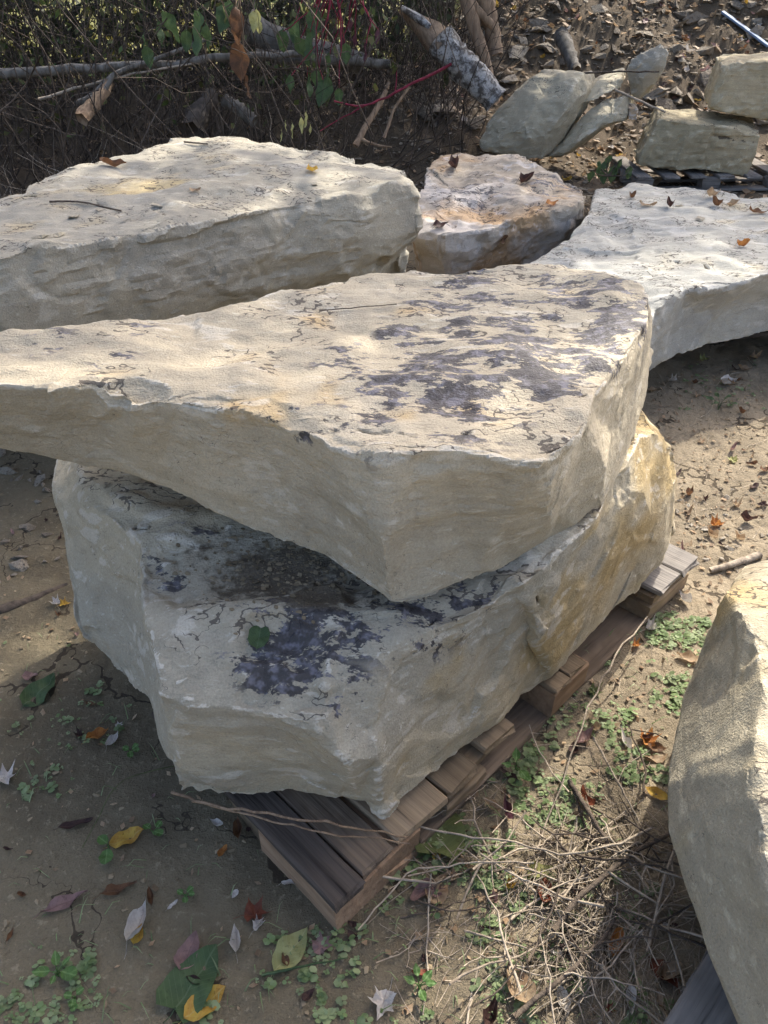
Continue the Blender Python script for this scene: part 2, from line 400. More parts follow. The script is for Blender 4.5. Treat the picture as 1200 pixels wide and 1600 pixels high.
# --- top slab of the stack
tA = [P(590, 722, .925), P(645, 714, .930), P(700, 712, .932), P(766, 718, .93), P(848, 727, .925), P(901, 690, .93), P(925, 651, .93), P(934, 613, .935),
      P(983, 559, .935), P(1012, 500, .935), P(1021, 474, .935), P(1000, 446, .935), P(950, 425, .93), P(885, 413, .93), P(790, 415, .93), P(700, 418, .93),
      P(565, 425, .93), P(430, 460, .935), P(310, 484, .935), P(110, 510, .94), P(0, 516, .94), W(-.96, 1.52, .94), W(-1.02, 1.36, .94),
      P(-60, 612, .94), P(0, 612, .94), P(90, 612, .94), P(150, 606, .935), P(205, 636, .925), P(250, 626, .93), P(345, 642, .93), P(420, 655, .93), P(500, 690, .928)]
bA = [P(608, 957, .61), P(655, 946, .61), P(740, 914, .61), P(800, 886, .61), P(862, 849, .61), P(905, 822, .61), P(945, 786, .615), P(982, 728, .62),
      P(1003, 645, .64), P(1015, 575, .66), P(1016, 545, .68), W(.56, 1.80, .66), W(.52, 1.90, .65), W(.42, 1.95, .64), W(.3, 1.92, .63), W(.15, 1.88, .63),
      W(0, 1.84, .63), W(-.25, 1.75, .64), W(-.42, 1.68, .66), W(-.66, 1.58, .70), W(-.78, 1.56, .72), W(-.93, 1.52, .74), W(-.98, 1.46, .75),
      P(-60, 702, .765), P(0, 711, .755), P(65, 721, .74), P(140, 736, .72), P(200, 746, .71), P(262, 767, .69), P(330, 808, .66), P(400, 836, .64), P(495, 873, .62)]
mA = [a.lerp(b, .5) for a, b in zip(tA, bA)]
mA[4] = mA[4]+V((.012, -.02, 0)); mA[6] = mA[6]+V((.02, -.01, 0)); mA[3] = mA[3]+V((.006, -.015, 0))
mA[0] += V((0, -.014, 0))
for i in (1, 2, 30, 31): mA[i] += V((0, .012, 0))
def ss(lst, z, ry=1.6):   # soft patches given by picture point, height and radius in metres
    return [(P(px, py, z), (r, r*ry, .04), g) for px, py, r, g in lst]
stA = ss([(820, 545, .10, .95), (850, 590, .08, .92), (700, 600, .12, .80), (780, 560, .12, .62), (930, 530, .09, .70), (655, 590, .07, .75), (1000, 470, .05, .7), (740, 440, .12, .45), (615, 610, .06, .78), (625, 525, .05, .62), (735, 520, .06, .66), (960, 505, .075, .75), (890, 460, .10, .62),
          (760, 465, .08, .5), (960, 455, .06, .62), (900, 555, .06, .6), (540, 570, .07, .48), (470, 660, .05, .42), (240, 520, .06, .36), (80, 540, .06, .32), (690, 480, .09, .42), (180, 565, .05, .36), (590, 660, .08, .42), (830, 500, .09, .52)], .93, 1.5)
waA = ss([(420, 630, .13, .62), (300, 590, .10, .40), (500, 620, .10, .5), (640, 640, .09, .55), (720, 630, .07, .6), (560, 500, .12, .35), (120, 570, .1, .35), (820, 560, .08, .35)], .93, 1.1)
dnA = [(P(195, 618, .93), (.07, .035, .03), .018), (P(700, 735, .92), (.09, .04, .03), .010), (P(820, 690, .93), (.08, .06, .02), .010), (P(590, 905, .72), (.03, .03, .03), .006), (P(720, 800, .8), (.25, .1, .02), -.004)]
ckA = [([P(480, 660, .93), P(560, 668, .93), P(640, 680, .93), P(740, 672, .93)], .004), ([P(230, 605, .93), P(250, 618, .93)], .006), ([P(640, 500, .93), P(560, 482, .93), P(500, 486, .93)], .003),
       ([P(845, 640, .93), P(900, 622, .93), P(930, 600, .93)], .004)]
stoneA = make_stone('flat_boulder', [tA, mA, bA], m_top, .0043, 3, 'huge tan slab with dark purple stains, top stone of the stack', facet=.003, rough=.0014, big=.008, cut=.010, cuts=160, fcut=110, stains=stA, warms=waA, dents=dnA, cracks=ckA, cells=.22)

# --- lower stone of the stack
cB = [((78, 762, .50), (92, 792, .43), (112, 820, .33)), ((122, 788, .56), (100, 912, .36), (112, 962, .25)), ((172, 808, .57), (116, 985, .29), (135, 1022, .22)),
      ((207, 848, .57), (185, 965, .38), (176, 1062, .20)), ((222, 950, .56), (222, 1040, .38), (226, 1100, .24)), ((243, 1085, .49), (252, 1120, .42), (262, 1185, .26)),
      ((290, 1106, .485), (278, 1170, .34), (277, 1244, .16)), ((380, 1112, .485), (375, 1185, .33), (372, 1259, .15)), ((480, 1134, .485), (470, 1185, .33), (452, 1247, .15)),
      ((505, 1136, .49), (548, 1200, .405), (562, 1254, .165)), ((528, 1085, .515), (592, 1180, .385), (597, 1281, .135)), ((598, 1025, .56), (660, 1115, .36), (690, 1206, .13)),
      ((680, 985, .57), (750, 1055, .36), (790, 1120, .13)), ((755, 952, .575), (790, 1010, .355), (815, 1092, .125)), ((800, 928, .585), (824, 984, .345), (843, 1068, .125)), ((826, 914, .60), (832, 972, .435), (858, 1058, .14)), ((862, 886, .605), (876, 955, .40), (905, 1012, .13)),
      ((935, 812, .62), (962, 880, .40), (977, 945, .13)), ((985, 735, .64), (1030, 800, .42), (1036, 886, .15)), ((1004, 672, .645), (1058, 765, .42), (1056, 832, .2)),
      ((1036, 668, .60), (1058, 712, .46), (1058, 790, .24))]
rB = [[P(*c[k]) for c in cB] for k in range(3)]
for r, zz, ins in zip(rB, (.60, .42, .16), (0, -.03, .05)):
    r += [W(.66, 1.92-ins, zz), W(.3, 1.95-ins, zz), W(-.1, 1.9-ins, zz), W(-.45, 1.82-ins, zz), W(-.78, 1.72-ins, zz)]
_cb = sum(rB[0], V())/len(rB[0]); inB = []
for i, p in enumerate(rB[0]):
    f = (.10, .16, .18, .16, .2, .34, .36, .36, .34, .3, .24, .2)[i] if i < 12 else .1
    q_ = p.lerp(_cb, f); q_.z = max(p.z, .575)+(.012 if i < 12 else .0); inB.append(q_)
rB = [inB]+rB
stB = [(P(450, 1000, .56), (.10, .09, .1), .95), (P(560, 985, .56), (.09, .06, .1), .8), (P(660, 965, .57), (.09, .05, .1), .75), (P(740, 935, .58), (.06, .05, .1), .62), (P(270, 870, .57), (.07, .1, .06), .42),
       (P(545, 1085, .52), (.04, .05, .05), .66), (P(320, 840, .57), (.06, .08, .06), .35)]
waB = [(P(900, 960, .35), (.15, .18, .25), .85), (P(1020, 740, .5), (.18, .25, .3), .85), (P(960, 870, .4), (.12, .12, .2), .8), (P(700, 1100, .35), (.2, .15, .2), .26), (P(380, 1200, .3), (.2, .1, .12), .28), (P(600, 1230, .2), (.1, .1, .1), .4), (P(850, 930, .5), (.06, .06, .1), .7)]
diB = [(P(430, 890, .57), (.17, .12, .1), .85), (P(330, 850, .57), (.12, .10, .1), .5), (P(190, 775, .56), (.16, .10, .1), .42), (P(500, 935, .57), (.12, .07, .1), .8), (W(0, 1.5, .6), (.5, .25, .1), .7)]
dnB = [(P(400, 1090, .52), (.16, .035, .04), .024), (P(330, 1000, .57), (.07, .06, .03), .014), (P(450, 1000, .56), (.13, .085, .05), .026), (P(985, 760, .6), (.03, .06, .05), .015), (P(400, 880, .575), (.24, .15, .06), .036), (P(300, 930, .57), (.06, .05, .03), .014), (P(260, 1040, .54), (.05, .05, .03), .012), (P(480, 1070, .55), (.08, .04, .03), .014), (P(640, 1060, .46), (.12, .10, .05), .008)]
ckB = [([P(205, 815, .57), P(222, 840, .57)], .004), ([P(700, 930, .58), P(690, 960, .57), P(672, 990, .55)], .004), ([P(850, 945, .5), P(858, 1000, .35), P(862, 1050, .2)], .005)]
stoneB = make_stone('broken_boulder', rB, m_low, .0047, 8, 'broken tan boulder lying on the front pallet, lower stone of the stack', facet=.007, ftop=.8, rough=.0016, big=.016, cut=.014, cuts=170, fcut=140, edge_gain=1.1, stains=stB, warms=waB, dirts=diB, dents=dnB, cracks=ckB, cells=.17)

# --- big grey slab behind on the left
tL = [P(655, 283, .85), P(560, 299, .855), P(450, 309, .86), P(385, 324, .855), P(300, 342, .85), P(230, 358, .85), P(150, 372, .85), P(70, 388, .85), P(0, 399, .85), W(-1.45, 2.1, .85), W(-1.9, 2.5, .85), W(-2.0, 3.0, .84),
      P(0, 296, .84), P(120, 256, .85), P(200, 236, .85), P(270, 211, .86), P(345, 212, .86), P(430, 219, .86), P(520, 236, .86), P(600, 250, .86), P(640, 262, .855)]
mpx = [(663, 352), (560, 378), (450, 400), (385, 415), (300, 430), (230, 444), (150, 462), (70, 478), (0, 490)]
mL = [D(px, py, tL[i].y+(-.02 if i == 0 else -.05)) for i, (px, py) in enumerate(mpx)]+[W(-1.5, 2.18, .62), W(-1.95, 2.5, .6), W(-2.0, 3.0, .6)]
uL = [D(622, 392, tL[0].y+.08)]+[V((p.x, p.y+.03, p.z-.12)) for p in mL[1:]]
for i in range(12, 21):
    mL.append(V((tL[i].x*1.03, tL[i].y+.05, .55))); uL.append(V((tL[i].x, tL[i].y, .4)))
lL = [V((p.x*.95, p.y+(.38 if i < 12 else -.1), .22)) for i, p in enumerate(uL)]
stoneL = make_stone('grey_slab_boulder', [tL, mL, uL, lL], m_grey, .0095, 15, 'long layered grey boulder with a yellow leaf on top, behind the stack on the left', edge_gain=.65, facet=.014, ftop=.3, rough=.003, big=.03, cut=.022, cuts=130, fcut=160, cells=.19, strata=.007,
    warms=[(P(210, 290, .85), (.2, .16, .1), .75), (P(90, 290, .85), (.3, .25, .1), .35), (P(60, 340, .85), (.25, .2, .1), .4), (P(330, 260, .85), (.25, .3, .1), .3)],
    cracks=[([P(30, 296, .85), P(120, 305, .85), P(190, 330, .85)], .010), ([P(150, 342, .85), P(215, 338, .85), P(250, 325, .85)], .008), ([P(60, 372, .85), P(100, 368, .85)], .008), ([P(330, 228, .86), P(365, 231, .86), P(410, 226, .86)], .006), ([P(240, 320, .85), P(250, 345, .85)], .006),
            ([D(268, 430, 2.35), D(262, 462, 2.4), D(240, 490, 2.4)], .010), ([D(130, 475, 2.2), D(60, 500, 2.2), D(0, 515, 2.1)], .009)],
    dents=[(P(460, 310, .84), (.10, .14, .08), .03), (P(540, 245, .86), (.3, .1, .03), .010), (D(350, 440, 2.5), (.07, .1, .1), .03)])

# --- brown and white boulder in the middle distance
tC = [P(650, 358, .52), P(700, 368, .51), P(770, 358, .51), P(850, 334, .52), P(900, 322, .54), P(920, 304, .55), P(917, 287, .57), P(890, 275, .58), P(840, 258, .60), P(803, 237, .60), P(720, 232, .60), P(682, 237, .60), P(662, 262, .58), P(640, 310, .55)]
cc = sum(tC, V())/len(tC)
mC = [V(((p.x-cc.x)*1.02+cc.x, (p.y-cc.y)*1.0+cc.y, .42)) for p in tC]; lC = [V(((p.x-cc.x)*.86+cc.x, (p.y-cc.y)*.80+cc.y+.08, .02)) for p in tC]
stoneC = make_stone('mottled_boulder', [tC, mC, lC], m_brown, .0095, 22, 'rough brown boulder with a chalky white crust, between the grey and pale slabs', facet=.018, rough=.006, big=.04, cut=.024, cuts=80, fcut=80, cells=.28,
    warms=[(P(700, 245, .6), (.25, .3, .1), .62), (P(860, 300, .56), (.3, .25, .1), .5), (P(720, 372, .42), (.8, .14, .25), .9), (P(800, 340, .5), (.4, .15, .2), .6), (P(880, 350, .4), (.3, .2, .3), .6)], edge_gain=.5,
    stains=[(P(690, 352, .52), (.06, .08, .1), .5), (P(860, 285, .58), (.2, .2, .1), .42), (P(740, 300, .55), (.3, .3, .1), .3)], dents=[(P(760, 330, .53), (.3, .2, .1), .03)])

# --- pale blue-grey slab at the right
tR = [P(1021, 500, .49), P(1048, 470, .50), P(1075, 458, .50), P(1130, 448, .50), P(1200, 432, .50), P(1290, 418, .50), W(2.25, 3.2, .5), W(2.5, 3.9, .5), P(1275, 306, .5), P(1200, 301, .51), P(1130, 301, .51), P(1060, 291, .51),
      P(985, 288, .51), P(928, 299, .51), P(918, 332, .505), P(880, 372, .5), P(822, 410, .49), W(.62, 2.75, .48), W(.72, 2.6, .48), P(975, 470, .485)]
bR = [P(1014, 584, .19), P(1042, 570, .20), P(1072, 553, .20), P(1105, 537, .20), P(1200, 526, .20), P(1290, 520, .20), W(2.3, 3.4, .2), W(2.4, 3.9, .2)]
for p in tR[8:]: bR.append(V((p.x*1.0, p.y-.04, .19)))
bR[-1] = W(.98, 2.72, .19); bR[-2] = W(.78, 2.7, .19); bR[-3] = W(.68, 2.82, .19)
mR = [a.lerp(b, .45) for a, b in zip(tR, bR)]
for i in (2, 3, 4): mR[i] += V((0, .05, 0))
stoneR = make_stone('pale_slab_boulder', [tR, mR, bR], m_blue, .0085, 31, 'pale blue-grey slab with brown leaves on top, right of the stack', facet=.006, rough=.002, big=.02, cut=.016, cuts=110, fcut=90, cells=.26,
    warms=[(P(1180, 340, .5), (.3, .4, .1), .4), (P(1130, 420, .5), (.3, .2, .1), .3)], cracks=[([P(1058, 408, .5), P(1090, 414, .5), P(1120, 425, .5), P(1150, 430, .5)], .010)],
    dents=[(P(930, 395, .5), (.25, .1, .08), .03), (P(960, 360, .5), (.1, .3, .08), .02), (P(1035, 505, .45), (.05, .08, .07), .02)])

# --- near boulder cut by the right edge of the picture
tK = [P(1133, 925, .57), P(1160, 962, .61), P(1193, 1050, .63), P(1182, 1130, .62), P(1178, 1200, .62), P(1184, 1320, .58), P(1208, 1400, .56), P(1262, 1520, .54), P(1330, 1680, .52), W(.92, .28, .58), W(1.35, .5, .66), W(1.45, .95, .68), W(1.3, 1.25, .62), P(1230, 866, .54), P(1165, 882, .53)]
mK = [P(1112, 985, .40), P(1090, 1035, .39), P(1068, 1085, .39), P(1056, 1150, .39), P(1041, 1220, .39), P(1046, 1295, .38), P(1066, 1380, .36), P(1110, 1500, .34), P(1170, 1650, .32), W(.86, .24, .4), W(1.4, .45, .4), W(1.5, .95, .4), W(1.34, 1.32, .4), W(1.0, 1.4, .36), P(1135, 925, .36)]
lK = [P(1112, 1010, .16), P(1100, 1060, .15), P(1085, 1110, .14), P(1078, 1180, .13), P(1075, 1260, .13), P(1080, 1340, .13), P(1100, 1420, .13), P(1130, 1520, .13), P(1180, 1650, .13), W(.85, .25, .13), W(1.3, .4, .13), W(1.42, .95, .13), W(1.26, 1.25, .13), W(1.0, 1.33, .13), W(.85, 1.25, .14)]
stoneK = make_stone('near_boulder', [tK, mK, lK], stone_mat('sandstone_near', (.40, .35, .245), (.34, .30, .215), (.58, .52, .38), (.50, .37, .17), seed=33.0, strata=.25, flake=.6), .006, 37, 'tan boulder cut off by the right edge of the picture, beside the twig heap', facet=.003, rough=.0012, big=.003, cut=.008, cuts=90, fcut=60, cells=.26,
    chip=.6, warms=[(P(1190, 1000, .62), (.12, .4, .1), .35), (P(1150, 940, .58), (.1, .1, .1), .5)], dents=[(P(1150, 1010, .54), (.05, .05, .05), .008)])

# --- blocks at the back
def block(name, front, back, mat, seed, label, vox=.012, nose=None, **k):
    k.setdefault('cut', .018); k.setdefault('cuts', 45); k.setdefault('fcut', 60)
    rings = [front, back]
    if nose:                                     # a facetted front: middle of the face stands forward
        c = sum(front, V())/len(front)+V((nose[0], 0, nose[2])); rings = [[p.lerp(c, .55)+V((0, nose[1], 0)) for p in front]]+rings
    return make_stone(name, rings, mat, vox, seed, label, **k)
fE = [D(1030, 184, 6.5), D(1055, 191, 6.42), D(1115, 198, 6.4), D(1160, 203, 6.4), D(1192, 210, 6.42), D(1186, 240, 6.42), D(1169, 280, 6.42), D(1100, 272, 6.42), D(993, 259, 6.45), D(1008, 220, 6.47)]
bE = [p+V((.12, .55, .03 if i < 5 else 0)) for i, p in enumerate(fE)]
stoneE = block('square_boulder', fE, bE, m_olive, 41, 'squarish olive tan boulder with two drill grooves, under another stone at upper right', facet=.008, rough=.006, cells=.22, strata=.004, big=.02,
    dents=[(D(1112, 235, 6.4), (.035, .12, .22), .020), (D(1062, 228, 6.4), (.035, .12, .22), .022)], cracks=[([D(1115, 213, 6.4), D(1190, 223, 6.4)], .014)])
fF = [D(1131, 103, 6.62), D(1165, 98, 6.6), D(1205, 95, 6.58), D(1300, 96, 6.6), D(1310, 150, 6.6), D(1290, 198, 6.58), D(1200, 190, 6.55), D(1150, 181, 6.55), D(1108, 170, 6.58), D(1115, 145, 6.6)]
stoneF = block('upper_boulder', fF, [p+V((.1, .5, .02)) for p in fF], m_olive, 43, 'olive tan boulder cut by the right edge, resting on the grooved boulder', facet=.008, rough=.006, cells=.22, strata=.004, big=.02)
fG = [D(px, py, 6.62+(250-py)*.0012) for px, py in ((745, 226), (757, 195), (783, 160), (812, 130), (838, 113), (872, 120), (908, 117), (915, 143), (893, 188), (868, 225), (845, 250), (800, 250), (760, 240))]
stoneG = block('tilted_boulder', fG, [p+V((.16, .34, -.02)) for p in fG], m_green, 47, 'greenish grey boulder leaning on edge at the foot of the rubble bank', nose=(.10, -.14, .02), facet=.010, rough=.005, cells=.3, big=.05, dents=[(D(800, 215, 6.55), (.14, .1, .1), .03)])
fH = [D(px, py, 6.72+(250-py)*.0014) for px, py in ((850, 248), (880, 210), (915, 175), (945, 155), (980, 145), (984, 165), (982, 186), (935, 202), (900, 228), (870, 246))]
stoneH = block('wedge_boulder', fH, [p+V((.15, .35, -.05)) for p in fH], m_green, 53, 'flat greenish wedge of stone between the leaning boulder and the pointed slab', nose=(.05, -.12, .03), facet=.008, rough=.005, cells=.2)
fH2 = [D(905, 165, 6.78), D(918, 133, 6.9), D(945, 124, 6.95), D(972, 117, 6.98), D(976, 134, 6.95), D(950, 150, 6.85), D(925, 162, 6.78)]
stoneH2 = block('flat_stone', fH2, [p+V((.12, .35, .02)) for p in fH2], m_green, 59, 'small flat stone slab lying on the greenish wedge', facet=.006, rough=.005, cells=.2)
fI = [D(px, py, 7.0) for px, py in ((975, 108), (986, 90), (1010, 76), (1032, 65), (1046, 82), (1041, 108), (1022, 138), (1000, 155), (984, 150))]
stoneI = block('pointed_stone', fI, [p+V((.05, .16, -.03)) for p in fI], m_grey, 61, 'pointed pale grey slab standing up in the rubble bank', nose=(-.06, -.07, .03), facet=.006, rough=.005, cells=.2)
fJ = [D(981, 165, 6.83), D(998, 166, 6.83), D(998, 190, 6.8), D(981, 188, 6.8)]
stoneJ = block('stone_block', fJ, [p+V((.02, .15, 0)) for p in fJ], m_brown, 67, 'little orange-brown stone block under the pointed slab', vox=.01, facet=.003, rough=.002, cut=.012, cells=.1, warms=[(D(990, 175, 6.8), (.2, .2, .2), .7)])
# ------------------------------------------------------------------ mesh builders for wood, stems and leaves
class MB:
    def __init__(s): s.v = []; s.q = []; s.t = []; s.n = 0; s.c = []
    def add(s, v, q=None, t=None, c=None):
        v = np.asarray(v, float)
        if q is not None and len(q): s.q.append(np.asarray(q)+s.n)
        if t is not None and len(t): s.t.append(np.asarray(t)+s.n)
        s.v.append(v); s.n += len(v)
        s.c.append(np.full(len(v), .5 if c is None else c))
    def tube(s, pts, rad, k=5, c=None, jag=0, seed=0):
        p = np.asarray([tuple(x) for x in pts], float); n = len(p); r = np.asarray(rad, float)*np.ones(n)
        t = np.gradient(p, axis=0); t /= np.linalg.norm(t, axis=1)[:, None]+1e-12
        ref = np.array([.31, .57, .76]); a = np.cross(t, ref); a /= np.linalg.norm(a, axis=1)[:, None]+1e-9; b = np.cross(t, a)
        th = np.arange(k)*2*math.pi/k
        rr = r[:, None]*np.ones(k)
        if jag: rr = rr*(1+jag*np.random.RandomState(seed).uniform(-1, 1, (n, k)))
        v = p[:, None]+rr[..., None]*(np.cos(th)[None, :, None]*a[:, None]+np.sin(th)[None, :, None]*b[:, None])
        i = np.arange(n-1)[:, None]*k; j = np.arange(k)[None]; j2 = (j+1) % k
        q = np.stack([i+j, i+j2, i+k+j2, i+k+j], -1).reshape(-1, 4)
        v = v.reshape(-1, 3); v = np.vstack([v, p[:1], p[-1:]])
        tr = [(n*k, x, (x+1) % k) for x in range(k)]+[(n*k+1, (n-1)*k+(x+1) % k, (n-1)*k+x) for x in range(k)]
        s.add(v, q, tr, c)
    def mesh(s, name, smooth=True):
        me = mesh_np(name, np.vstack(s.v), quads=np.vstack(s.q) if s.q else None, tris=np.vstack(s.t) if s.t else None)
        attr(me, 'tint', np.concatenate(s.c))
        return me
    def build(s, name, mat, parent=None, origin=None):
        if origin is not None:
            o3 = np.array(origin); s.v = [x-o3 for x in s.v]
        return link(name, s.mesh(name), mat, parent, origin if origin is not None else None)
def wander(a, b, n, amp, rs, sag=0.0):
    """a bent path from a to b"""
    a = np.array(a, float); b = np.array(b, float); t = np.linspace(0, 1, n); L = np.linalg.norm(b-a)
    p = a+(b-a)*t[:, None]; k1, k2 = rs.normal(size=(2, 3)); k1[2] *= .5; k2[2] *= .5
    p += (np.sin(t*math.pi)[:, None]*k1+np.sin(t*2*math.pi+rs.uniform(0, 6))[:, None]*k2*.5*np.sin(t*math.pi)[:, None])*amp*L
    p[:, 2] -= sag*L*np.sin(t*math.pi); p[1:-1] += rs.normal(size=(n-2, 3))*amp*L*.10
    return p

def wood_mat(name, c1, c2, dark, scale=1.0, weather=0.0):
    t = NT(name); rn = t.rand(); v = t.n.new('ShaderNodeVectorMath'); v.operation = 'ADD'; t.L(t.obj(), v.inputs[0])
    cx = t.n.new('ShaderNodeCombineXYZ'); t.L(t.math('MULTIPLY', rn, 30), cx.inputs[0]); t.L(t.math('MULTIPLY', rn, 17), cx.inputs[1]); t.L(cx.outputs[0], v.inputs[1])
    g = t.noise(t.mapn(v.outputs[0], (2.2*scale, 55*scale, 55*scale)), 1, 4, .65); b = t.noise(v.outputs[0], 7, 3, .6)
    c = t.mix(t.ramp(g, .35, .66), c1, c2); c = t.mix(t.ramp(g, .60, .72), c, dark)
    c = t.mix(t.math('MULTIPLY', t.ramp(b, .46, .68), .75), c, tuple(x*.55 for x in c1))
    c = t.mix(1.0, c, t.mix(rn, (.72,)*3, (1.22,)*3), 'MULTIPLY')
    t.color(c); t.rough(.95); t.b.inputs['Specular IOR Level'].default_value = .08; t.normal(t.bump(g, .006, .9)); return t.m
def bark_mat(name, c1, c2, sc=30, stretch=.25):
    t = NT(name); v = t.obj(); n = t.noise(t.mapn(v, (1, 1, stretch)), sc, 4, .7); b = t.noise(v, 5, 2, .6)
    c = t.mix(t.ramp(n, .38, .64), c1, c2); c = t.mix(t.math('MULTIPLY', t.ramp(b, .45, .65), .5), c, tuple(x*.5 for x in c1))
    c = t.mix(1.0, c, t.mix(t.at('tint'), (.55,)*3, (1.45,)*3), 'MULTIPLY')
    t.color(c); t.rough(.9); t.normal(t.bump(n, .012, .8)); return t.m
def leaf_mat(name, c1, c2, vein=None, rough=.6, trans=.35, spots=.4):
    t = NT(name); v = t.obj(); n = t.noise(v, 28, 3, .65); f = t.noise(v, 140, 2, .6)
    c = t.mix(t.ramp(n, .38, .62), c1, c2); c = t.mix(t.math('MULTIPLY', t.ramp(f, .58, .72), spots), c, tuple(x*.35 for x in c2))
    c = t.mix(1.0, c, t.mix(t.at('tint'), (.6,)*3, (1.4,)*3), 'MULTIPLY')
    if vein:
        sx = t.n.new('ShaderNodeSeparateXYZ'); t.L(v, sx.inputs[0])
        ay = t.math('ABSOLUTE', sx.outputs[1]); mid = t.math('LESS_THAN', ay, .0012)
        w = t.math('FRACT', t.math('ADD', t.math('MULTIPLY', sx.outputs[0], 95), t.math('MULTIPLY', ay, -85)))
        sv = t.math('LESS_THAN', w, .10); c = t.mix(t.math('MULTIPLY', t.math('MAXIMUM', mid, t.math('MULTIPLY', sv, .55)), .6), c, vein)
    t.color(c); t.rough(rough); t.normal(t.bump(f, .002, .5))
    tr = t.n.new('ShaderNodeBsdfTranslucent'); t.L(c, tr.inputs[0]); ms = t.n.new('ShaderNodeMixShader'); ms.inputs[0].default_value = trans
    t.L(t.b.outputs[0], ms.inputs[1]); t.L(tr.outputs[0], ms.inputs[2]); t.L(ms.outputs[0], t.out.inputs[0])
    return t.m

# ------------------------------------------------------------------ pallets
m_wood = wood_mat('pallet_pine', (.30, .225, .145), (.215, .160, .105), (.10, .075, .052))
m_wood_red = wood_mat('pallet_block_wood', (.36, .245, .155), (.27, .175, .11), (.14, .09, .06))
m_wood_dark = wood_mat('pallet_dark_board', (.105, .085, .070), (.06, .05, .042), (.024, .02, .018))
m_wood_aged = wood_mat('aged_board', (.20, .150, .105), (.13, .10, .075), (.06, .045, .035))
m_wood_grey = wood_mat('weathered_board', (.24, .22, .195), (.16, .148, .135), (.06, .055, .05))
_bx = {}
def board_mesh(l, w, h, seed, knots=0):
    """sawn board, long side on X, origin at one lower corner; worn edges, ragged ends"""
    rs = np.random.RandomState(seed); nx_ = max(4, int(l/.05)); xs = np.linspace(0, l, nx_)
    bev = min(.004, h*.2); prof = np.array([(bev, 0), (w-bev, 0), (w, bev), (w, h-bev), (w-bev, h), (bev, h), (0, h-bev), (0, bev)])
    v = []; wob = np.cumsum(rs.normal(size=nx_))*.0008
    for i, x in enumerate(xs):
        for j, (y, z) in enumerate(prof):
            e = rs.uniform(-.009, .004) if i in (0, nx_-1) else 0
            v.append((x+e, y+wob[i]+rs.normal()*.0008, z+rs.normal()*.0006+wob[i]*.4))
    q = [(i*8+j, (i+1)*8+j, (i+1)*8+(j+1) % 8, i*8+(j+1) % 8) for i in range(nx_-1) for j in range(8)]
    v = np.array(v); c0 = v[:8].mean(0); c1 = v[-8:].mean(0); n0 = len(v); v = np.vstack([v, c0, c1])
    t = [(n0, j, (j+1) % 8) for j in range(8)]+[(n0+1, (nx_-1)*8+(j+1) % 8, (nx_-1)*8+j) for j in range(8)]
    me = mesh_np('board', v, quads=q, tris=t); me.polygons.foreach_set('use_smooth', np.zeros(len(me.polygons), bool)); return me
def pallet(label, org, ang, parts, group=None):
    """parts: (name, material, along, across, height, length, width, thick, turned)"""
    root = empty('wooden_pallet', org, (0, 0, ang)); tag(root, label, 'pallet', group)
    for k, (nm, mat, a, b, z, l, w, h, turned, *tw) in enumerate(parts):
        o = link(nm, board_mesh(l, w, h, k*7+int(abs(org[0])*100)), mat, root)
        # local X runs along the pallet, local Y across it
        if turned: o.location = (a+w, b, z); o.rotation_euler = (0, 0, math.pi/2)
        else: o.location = (a, b, z)
        if tw: o.rotation_euler.z += tw[0]
    return root
O0 = P(525, 1455, 0.0); far0 = P(1072, 915, 0.0); UV = (far0-O0); ANG = math.atan2(UV.y, UV.x); PLEN = UV.length
_bw, _br, _bd = m_wood, m_wood_red, m_wood_dark
parts = [('block', _br, 0, 0.0, 0.0, .24, .24, .082, True), ('deck_board', _bd, -.004, -.004, .084, .64, .076, .021, True), ('deck_board', m_wood_aged, .077, .006, .084, .63, .086, .019, True),
         ('bottom_board', m_wood_aged, .25, .0, .0, PLEN-.26, .115, .020, False), ('bottom_board', _bw, .25, .24, .0, PLEN-.3, .115, .020, False), ('bottom_board', _bw, .25, .48, .0, PLEN-.3, .115, .020, False),
         ('block', _br, PLEN*.50, -.004, .022, .15, .13, .075, False), ('block', _br, PLEN*.50, .24, .022, .15, .13, .075, False), ('block', _br, PLEN*.50, .48, .022, .15, .13, .075, False),
         ('block', _bw, PLEN-.24, -.002, .022, .22, .13, .045, False), ('block', _bw, PLEN-.23, .004, .069, .21, .12, .030, False), ('block', _bw, PLEN-.24, .24, .022, .22, .13, .075, False), ('block', _bw, PLEN-.24, .48, .022, .22, .13, .075, False),
         ('block', _bw, .02, .24, .0, .24, .13, .082, False), ('block', _bw, .02, .48, .0, .24, .13, .082, False), ('block', _bw, .33, .0, .022, .14, .10, .030, False),
         ('stringer', _bw, .20, .02, .060, .33, .09, .024, False),
         ('deck_board', _bw, .175, .0, .086, .60, .145, .021, True), ('deck_board', _bw, .327, .005, .086, .60, .100, .021, True), ('deck_board', _bw, .470, .012, .086, .60, .105, .021, True),
         ('deck_board', _bw, PLEN*.5+.004, -.002, .0985, .60, .06, .012, True), ('deck_board', _bw, PLEN*.5+.068, .004, .0985, .60, .07, .012, True),
         ('deck_board', m_wood_grey, PLEN-.22, -.008, .1005, .60, .115, .019, True), ('deck_board', m_wood_grey, PLEN-.10, -.012, .1005, .60, .10, .019, True)]
pal0 = pallet('worn brown wooden pallet with a dark end board, under the two-stone stack', O0, ANG, parts)
def simple_pallet(label, org, ang, L, Wd, mat, top=.115):
    ps = []
    for b in (0, Wd*.5-.05, Wd-.1):
        ps.append(('bottom_board', mat, 0, b, 0, L, .1, .02, False))
        for a in (0, L*.5-.07, L-.14): ps.append(('block', mat, a, b, .022, .14, .1, .07, False))
    n = 6
    for k in range(n): ps.append(('deck_board', mat, k*(L-.12)/(n-1), -.01, .094, Wd+.02, .12, .02, True))
    return pallet(label, org, ang, ps)
